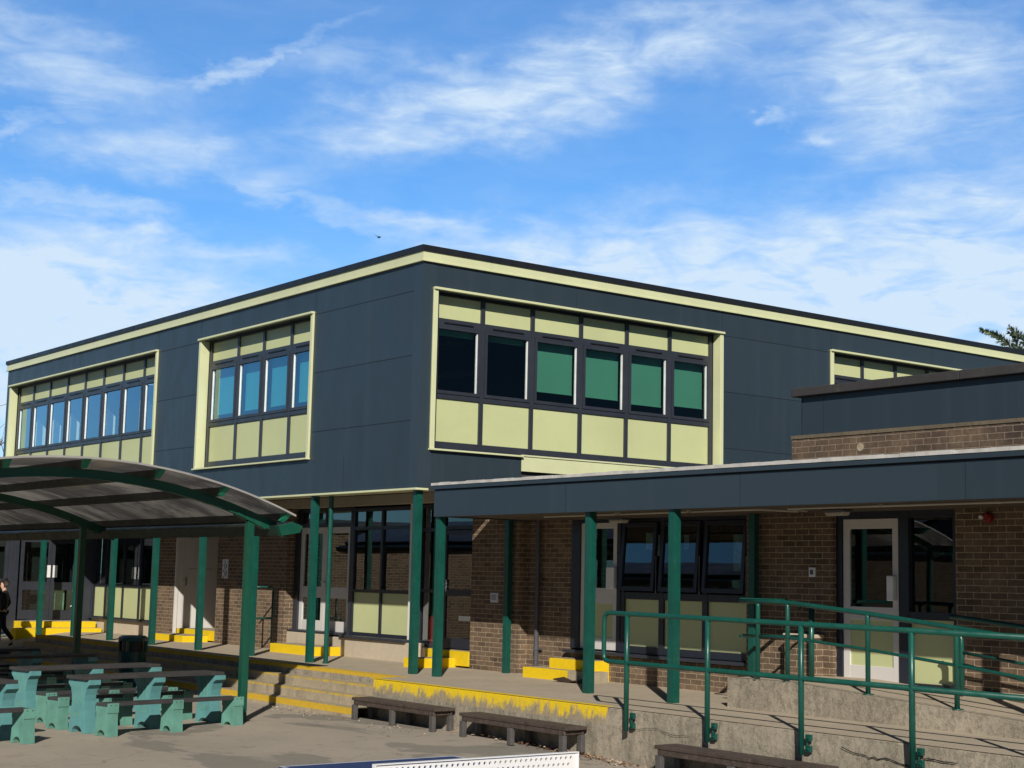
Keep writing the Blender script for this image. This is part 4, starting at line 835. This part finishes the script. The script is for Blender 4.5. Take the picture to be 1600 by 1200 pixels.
# ================================================================== LITTER BIN
t = thing('litter_bin', 'round dark green litter bin standing in the shade before the steps', 'bin', (-6.0, -1.85, gz(-6, -1.85)))
DG = M('bin_green', (.006, .065, .058), .35, 0, .1, 4)
mb = MB(); mb.tube([(0, 0, 0), (0, 0, .04), (0, 0, .62)], [.2, .21, .245], 24); mb.build('bin_body', DG, t, smooth=False)
mb = MB(); mb.tube([(0, 0, .80), (0, 0, .86), (0, 0, .89)], [.255, .25, .20], 24)
for a in (45, 135, 225, 315): x, y = .235*math.cos(math.radians(a)), .235*math.sin(math.radians(a)); mb.box(x-.025, x+.025, y-.025, y+.025, .62, .80)
mb.build('bin_lid', DG, t)
mb = MB(); mb.tube([(0, 0, .61), (0, 0, .81)], .19, 20); mb.build('bin_liner', BLACK, t)
# ================================================================== TABLE TENNIS TABLE
t = thing('table_tennis_table', 'outdoor table-tennis table with blue top and perforated white metal net', 'table', (9.75, -7.62, 0))
BLUE = M('blue_table_top', (.022, .04, .13), .45, 0, .12, 4, dirt=.2, dcol=(.06, .08, .15))
mb = MB(); mb.box(0, 2.74, 0, 1.53, .735, .76)
for (a, b, c, d) in ((0, 2.74, 0, .02), (0, 2.74, 1.51, 1.53), (0, .02, .02, 1.51), (2.72, 2.74, .02, 1.51)): mb.box(a, b, c, d, .7602, .7612, 1)
mb.build('table_top', [BLUE, M('white_line', (.5, .52, .6), .5)], t)
# perforated net panel: holes are real, two faces with rims
mb = MB(); xc = 1.37; pit = .0445; hr = .0115; yb_ = -.1; ncol = 38; z0n = .765; nrow = 3; rh = .0445
def cell(ya, yb, za, zb, hole):
    n = 12
    if hole is None:
        for xx in (xc-.006, xc+.006): mb.face([(xx, ya, za), (xx, yb, za), (xx, yb, zb), (xx, ya, zb)])
        return
    cy, cz = hole
    for xx in (xc-.006, xc+.006):
        ring = [(cy+hr*math.cos(2*math.pi*k/n+math.pi/n*0), cz+hr*math.sin(2*math.pi*k/n)) for k in range(n)]
        def sq(k):
            a = 2*math.pi*k/n; cx, sx = math.cos(a), math.sin(a); s = 1/max(abs(cx), abs(sx))
            return (cy+(yb-ya)/2*min(1, max(-1, cx*s)), cz+(zb-za)/2*min(1, max(-1, sx*s)))
        for k in range(n):
            p, q = sq(k), sq((k+1) % n); r1, r2 = ring[k], ring[(k+1) % n]
            a0, a1 = 2*math.pi*k/n, 2*math.pi*(k+1)/n; pts = [p]
            for corner in (45, 135, 225, 315):
                ca = math.radians(corner)
                if a0 < ca-1e-6 and a1 > ca+1e-6: pts.append((cy+(yb-ya)/2*math.copysign(1, math.cos(ca)), cz+(zb-za)/2*math.copysign(1, math.sin(ca))))
            pts += [q, r2, r1]; mb.face([(xx, *w) for w in pts])
    for k in range(n):
        a, b = 2*math.pi*k/n, 2*math.pi*(k+1)/n; mb.face([(xc-.006, cy+hr*math.cos(a), cz+hr*math.sin(a)), (xc+.006, cy+hr*math.cos(a), cz+hr*math.sin(a)), (xc+.006, cy+hr*math.cos(b), cz+hr*math.sin(b)), (xc-.006, cy+hr*math.cos(b), cz+hr*math.sin(b))])
YN0, YN1 = -.06, 1.635
for r in range(nrow):
    za, zb = z0n+.008+rh*r, z0n+.008+rh*(r+1); off = .0 if r % 2 == 0 else pit/2; y = YN1-.035-off
    cell(y, YN1, za, zb, None)
    while y-pit > YN0+.02: cell(y-pit, y, za, zb, (y-pit/2, (za+zb)/2)); y -= pit
    cell(YN0, y, za, zb, None)
cell(YN0, YN1, z0n, z0n+.008, None); cell(YN0, YN1, z0n+.008+rh*nrow, .918, None)
mb.box(xc-.02, xc+.02, YN0, YN1, .9181, .924); mb.box(xc-.02, xc+.02, YN1, YN1+.006, z0n-.03, .924); mb.box(xc-.02, xc+.02, YN0-.006, YN0, z0n-.03, .924)
mb.build('net', M('white_powder_coat', (.78, .78, .78), .4, 0, .03), t)
for x in (.45, 2.29):
    b = MB(); b.box(x-.04, x+.04, .2, .28, 0, .734); b.box(x-.04, x+.04, 1.25, 1.33, 0, .734); b.box(x-.03, x+.03, .28, 1.25, .1, .16); b.build('leg', METAL, t)
# ================================================================== PERSON
def skin(name, nodes, edges, mat, parent, root=0, sub=2):
    me = bpy.data.meshes.new(name); me.from_pydata([n[:3] for n in nodes], edges, []); me.materials.append(mat)
    o = bpy.data.objects.new(name, me); COL.objects.link(o)
    o.modifiers.new('skin', 'SKIN').use_smooth_shade = True
    for i, n in enumerate(nodes):
        sv = me.skin_vertices[0].data[i]; sv.radius = (n[3], n[4] if len(n) > 4 else n[3]); sv.use_root = (i == root)
    sm = o.modifiers.new('sub', 'SUBSURF'); sm.levels = sm.render_levels = sub
    if parent is not None: o.parent = parent
    return o
PX, PY = -14.97, -1.02
pz = .125+(PY+3)*(.535/3.8)
pe = thing('person', 'person in a black hooded jacket and dark trousers walking past the steps, hand in pocket', 'person', (PX, PY, pz), math.radians(152))
# local frame: +y is forward; the figure walks with the left leg ahead
K = .82
def kk(ns): return [(a*K, b*K, c*K, *[q*K for q in d]) for a, b, c, *d in ns]
SK = M('skin_tone', (.50, .30, .21), .55); CL = M('black_jacket', (.006, .006, .008), .8, bump=.3, bs=20); TR = M('dark_trousers', (.007, .008, .013), .85); HA = M('dark_hair', (.022, .013, .010), .7)
body = kk([(0,0,.95,.10,.075),(0,.0,1.15,.10,.07),(0,-.01,1.36,.12,.075),(0,.01,1.50,.05,.05),(0,.035,1.58,.062,.07),(0,.04,1.68,.074,.09),(0,.025,1.755,.045,.055),(0,.125,1.63,.014,.016),
 (.17,-.01,1.40,.048),(.245,-.09,1.16,.04),(.16,.03,.99,.032),(.13,.10,.93,.03),(-.17,-.01,1.40,.048),(-.245,-.08,1.16,.04),(-.16,.04,.99,.032),(-.13,.11,.93,.03),
 (.095,0,.90,.075),(.10,.12,.52,.055),(.10,.10,.10,.04),(.10,.22,.045,.035),(-.095,0,.90,.075),(-.10,-.04,.50,.055),(-.10,-.30,.16,.04),(-.10,-.22,.05,.035),(.04,.105,1.70,.012),(-.04,.105,1.70,.012)])
be = [(0,1),(1,2),(2,3),(3,4),(4,5),(5,6),(4,7),(2,8),(8,9),(9,10),(10,11),(2,12),(12,13),(13,14),(14,15),(0,16),(16,17),(17,18),(18,19),(0,20),(20,21),(21,22),(22,23)]
bo = skin('body', body[:24], be, SK, pe)
jk = kk([(0,0,.90,.155,.115),(0,.0,1.12,.15,.11),(0,-.01,1.37,.16,.11),(0,-.02,1.53,.085,.09),(.18,-.01,1.41,.075),(.265,-.10,1.16,.068),(.17,.04,.97,.055),(-.18,-.01,1.41,.075),(-.265,-.09,1.16,.068),(-.17,.05,.97,.055)])
skin('jacket', jk, [(0,1),(1,2),(2,3),(2,4),(4,5),(5,6),(2,7),(7,8),(8,9)], CL, pe)
tr = kk([(0,0,1.0,.13,.095),(.095,0,.86,.10),(.10,.12,.52,.075),(.10,.10,.08,.06),(-.095,0,.86,.10),(-.10,-.04,.50,.075),(-.10,-.30,.17,.06)])
skin('trousers', tr, [(0,1),(1,2),(2,3),(0,4),(4,5),(5,6)], TR, pe)
skin('hair', kk([(0,-.01,1.70,.085,.085),(0,.02,1.775,.078,.085),(0,-.05,1.63,.05,.05),(0,.085,1.775,.05,.03)]), [(0,1),(0,2),(1,3)], HA, pe)
skin('shoe', kk([(.10,.07,.04,.045,.04),(.10,.24,.035,.042,.032)]), [(0,1)], BLACK, pe); skin('shoe', kk([(-.10,-.31,.10,.045,.04),(-.10,-.19,.02,.042,.032)]), [(0,1)], BLACK, pe)
mb = MB()
for s in (-1, 1): mb.box((s*.032-.012)*K, (s*.032+.012)*K, .118*K, .13*K, 1.675*K, 1.69*K)
mb.box(-.025*K, .025*K, .112*K, .122*K, 1.588*K, 1.598*K); mb.build('face_features', M('eyes_mouth', (.09, .03, .025), .5), bo)
# ================================================================== FALLEN LEAVES
mb = MB()
for i in range(420):
    if i < 300: x = random.choice((random.uniform(2.9, 7.1), random.gauss(6.0, .5), random.gauss(5.0, .7))); y = -1.14-abs(random.gauss(0, .12))
    else: x = random.uniform(-1.5, 3); y = -1.5-abs(random.gauss(0, .25))
    z = gz(x, y)+.004+random.uniform(0, .03 if i < 300 else .01); s = random.uniform(.012, .035 if i < 300 else .022); a = random.uniform(0, 6.3); t1 = random.uniform(-.5, .5)
    c, q = math.cos(a), math.sin(a)
    P = [(-s, 0, t1*s), (0, -s*.5, 0), (s, 0, -t1*s+.006), (0, s*.5, .01)]
    mb.face([(x+c*p-q*r, y+q*p+c*r, z+w) for p, r, w in P], random.choice((0, 0, 1, 2)) if i < 300 else random.choice((1, 2, 2)))
tag(mb.build('fallen_leaves', [M('leaf_brown', (.16, .065, .035), .8), M('leaf_tan', (.30, .19, .10), .8), M('leaf_pale', (.5, .42, .33), .8)]), 'brown leaf litter along the foot of the concrete wall', 'leaves', kind='stuff')
# ================================================================== TREES
def conifer(x, y, h, label):
    t = thing('conifer_tree', label, 'tree', (x, y, 0))
    b = MB(); b.tube([(0, 0, 0), (.05, 0, h*.5), (0, 0, h*.97)], [.22, .14, .02], 8); rnd = random.Random(5)
    f = MB()
    def spray(p, d, ln):
        d = d.normalized(); n = max(6, int(ln/.045)); side = d.cross(Vector((0, 1, 0))).normalized(); pos = Vector(p); pts = [pos.copy()]
        for i in range(n):
            k = i/n; d = (d+Vector((-.010 if d.x < -.2 else 0, 0, -.03*k))).normalized(); pos = pos+d*(ln/n); pts.append(pos.copy()); side = (side-d*side.dot(d)).normalized(); oth = side.cross(d)
            for _ in range(3):
                a = rnd.gauss(0, .7)+(math.pi if rnd.random() < .5 else 0); w = side*math.cos(a)+oth*math.sin(a)
                q = (d*rnd.uniform(.7, 1.1)+w*rnd.uniform(.55, .95)).normalized()*rnd.uniform(.2, .40)*(1.1-k*.75); e = q.cross(Vector((.2, 1, .1))).normalized()*rnd.uniform(.018, .028)
                mi_ = rnd.choice((0, 0, 1, 1, 2)); f.face([pos-e*.5, pos+q*.35-e, pos+q, pos+q*.4+e, pos+e*.5], mi_)
                for sg in (-1, 1):
                    q2 = (q*.7+w*sg*.1+oth*sg*.08)*.5; e2 = e*.7; b0 = pos+q*.45; f.face([b0-e2, b0+q2, b0+e2], mi_)
        b.tube(pts, [.012*(1-.8*i/n)+.002 for i in range(n+1)], 5)
    spray((-.95, 0, 7.95), Vector((-.80, .0, 1.25)), 1.85); spray((-1.05, 0, 8.1), Vector((-.32, .1, 1)), .95); spray((-1.1, 0, 7.9), Vector((.32, .1, .9)), .75); spray((-1.15, .1, 8.0), Vector((-1.1, .1, .55)), .7)
    spray((-.55, 0, 7.9), Vector((-.42, 0, 1)), 1.5); spray((-.6, .1, 8.0), Vector((-.55, 0, .5)), .6); spray((-.4, .1, 8.4), Vector((-.55, 0, .5)), .7)
    for i in range(85):
        k = rnd.random(); z = h*(.2+.72*k); a = rnd.uniform(0, 6.28); rad = (1-k)*2.4+.5
        dv = Vector((math.cos(a), math.sin(a), .5+.6*k))
        if z > 7.0 and math.cos(a) < -.2: continue
        spray((0.03*math.cos(a), .03*math.sin(a), z), dv, rad)
    b.build('trunk', M('conifer_bark', (.07, .05, .035), .9), t); f.build('crown', [M('conifer_dark', (.025, .05, .025), .8), M('conifer_mid', (.06, .095, .04), .8), M('conifer_pale', (.14, .16, .08), .8)], t)
conifer(-3.35, 22, 9.9, 'conifer with drooping sprays showing above the roof at the right edge')
def bare(x, y, h, label):
    t = thing('bare_tree', label, 'tree', (x, y, 0)); b = MB(); c = MB(); rnd = random.Random(11)
    def grow(p, d, ln, r, lv):
        pts = [p]; dd = d
        for i in range(4):
            dd = (dd+Vector((rnd.uniform(-.22, .22), rnd.uniform(-.22, .22), rnd.uniform(-.1, .14)))).normalized(); p = p+dd*ln/4; pts.append(p)
        (b if lv < 1 else c).tube(pts, [r*(1-.4*i/4) for i in range(5)], 6 if lv < 2 else 4, cap=False)
        if lv >= 5: return
        for i in range(3 if lv < 4 else 4):
            a = rnd.uniform(0, 6.28); w = Vector((math.cos(a), math.sin(a), rnd.uniform(-.1, .5)))
            grow(pts[rnd.choice((2, 3, 4, 4))], (dd*.8+w*.75).normalized(), ln*rnd.uniform(.6, .8), r*.55, lv+1)
    grow(Vector((0, 0, 0)), Vector((0, 0, 1)), h*.36, .24, 0)
    mt = M('bare_bark', (.13, .10, .085), .9); b.build('trunk', mt, t); c.build('branches', mt, t)
bare(-45, 7.7, 11.8, 'bare leafless tree just showing at the left edge beyond the block')
# small bird high above the roof
t0 = MB(); t0.tube([(-.12, 0, 0), (0, 0, .01), (.12, 0, 0)], [.01, .04, .012], 6); t0.face([(-.03, .02, 0), (.05, .02, 0), (0, .25, .09)]); t0.face([(-.03, -.02, 0), (.05, -.02, 0), (0, -.25, .09)])
bd = t0.build('bird', BLACK, loc=(-30.15, 18.0, 15.1)); tag(bd, 'tiny dark bird in flight above the roof corner', 'bird')

# ================================================================== WHAT THE WINDOWS REFLECT: a hall across the yard, and trees added behind the camera
from mathutils import noise as mnoise
wd = bmesh.new(); rnd = random.Random(3)
for i in range(120):  # unseen ring of trees, added to cut low sky light and deepen shade
    th = math.radians(-112+175*i/119+rnd.uniform(-2, 2)); rad = rnd.uniform(54, 64); hh = rnd.uniform(4.5, 9.5); wdt = rnd.uniform(2.0, 3.4)
    c = Vector((5+rad*math.cos(th), -10+rad*math.sin(th), hh*.52))
    ic = bmesh.ops.create_icosphere(wd, subdivisions=3, radius=1)
    for v in ic['verts']:
        n = v.co.normalized(); k = 1+.35*mnoise.noise(n*2.3+Vector((i*7.1, 0, 0)))+.22*mnoise.noise(n*6+Vector((0, i*3.3, 0)))
        v.co = Vector((n.x*wdt*k, n.y*wdt*k, n.z*hh*.55*k))+c
me = bpy.data.meshes.new('added_trees'); wd.to_mesh(me); wd.free(); me.materials.append(M('added_trees_brown', (.035, .034, .022), .95, 0, .5, .5))
wo_ = bpy.data.objects.new('added_trees', me); COL.objects.link(wo_); tag(wo_, 'dark unseen trees added behind the camera to block low sky, showing only in window reflections', 'added_trees', kind='stuff')
hl = thing('school_hall', 'brick hall with grey pitched roof across the yard, seen only in window reflections', 'building', (-30, -46, 0), math.radians(38))
mb = MB(); mb.box(-16, 16, -6, 6, 0, 3.2); mb.build('brick_wall', BRICK, hl)
mb = MB()
for sg in (-1, 1): mb.face([(-17, sg*7, 3.1), (17, sg*7, 3.1), (17, 0, 6.4), (-17, 0, 6.4)]); mb.face([(-17, sg*7, 2.95), (17, sg*7, 2.95), (17, sg*7, 3.1), (-17, sg*7, 3.1)], 1)
for xx in (-16, 16): mb.face([(xx, -6, 3.2), (xx, 6, 3.2), (xx, 0, 6.2)], 2)
mb.build('roof', [M('hall_roof', (.16, .16, .165), .6, 0, .2, .6), LEADW, CLAD], hl)

mb = MB()
for k in range(6): mb.face([(2.0+.09*k, 1.12+.01*k, TZ+.006+.012*abs(k-3)), (2.09+.09*k, 1.13+.01*k, TZ+.006+.012*abs(k-2)), (2.09+.09*k, 1.33, TZ+.006+.02*abs(k-2)), (2.0+.09*k, 1.33, TZ+.006+.02*abs(k-3))])
mm = mb.build('rubber_mat', M('brown_rubber', (.035, .018, .014), .8)); mm.modifiers.new('solid', 'SOLIDIFY').thickness = .012
tag(mm, 'dark brown curled mat lying at the broken end of the lower yellow wing step', 'mat')
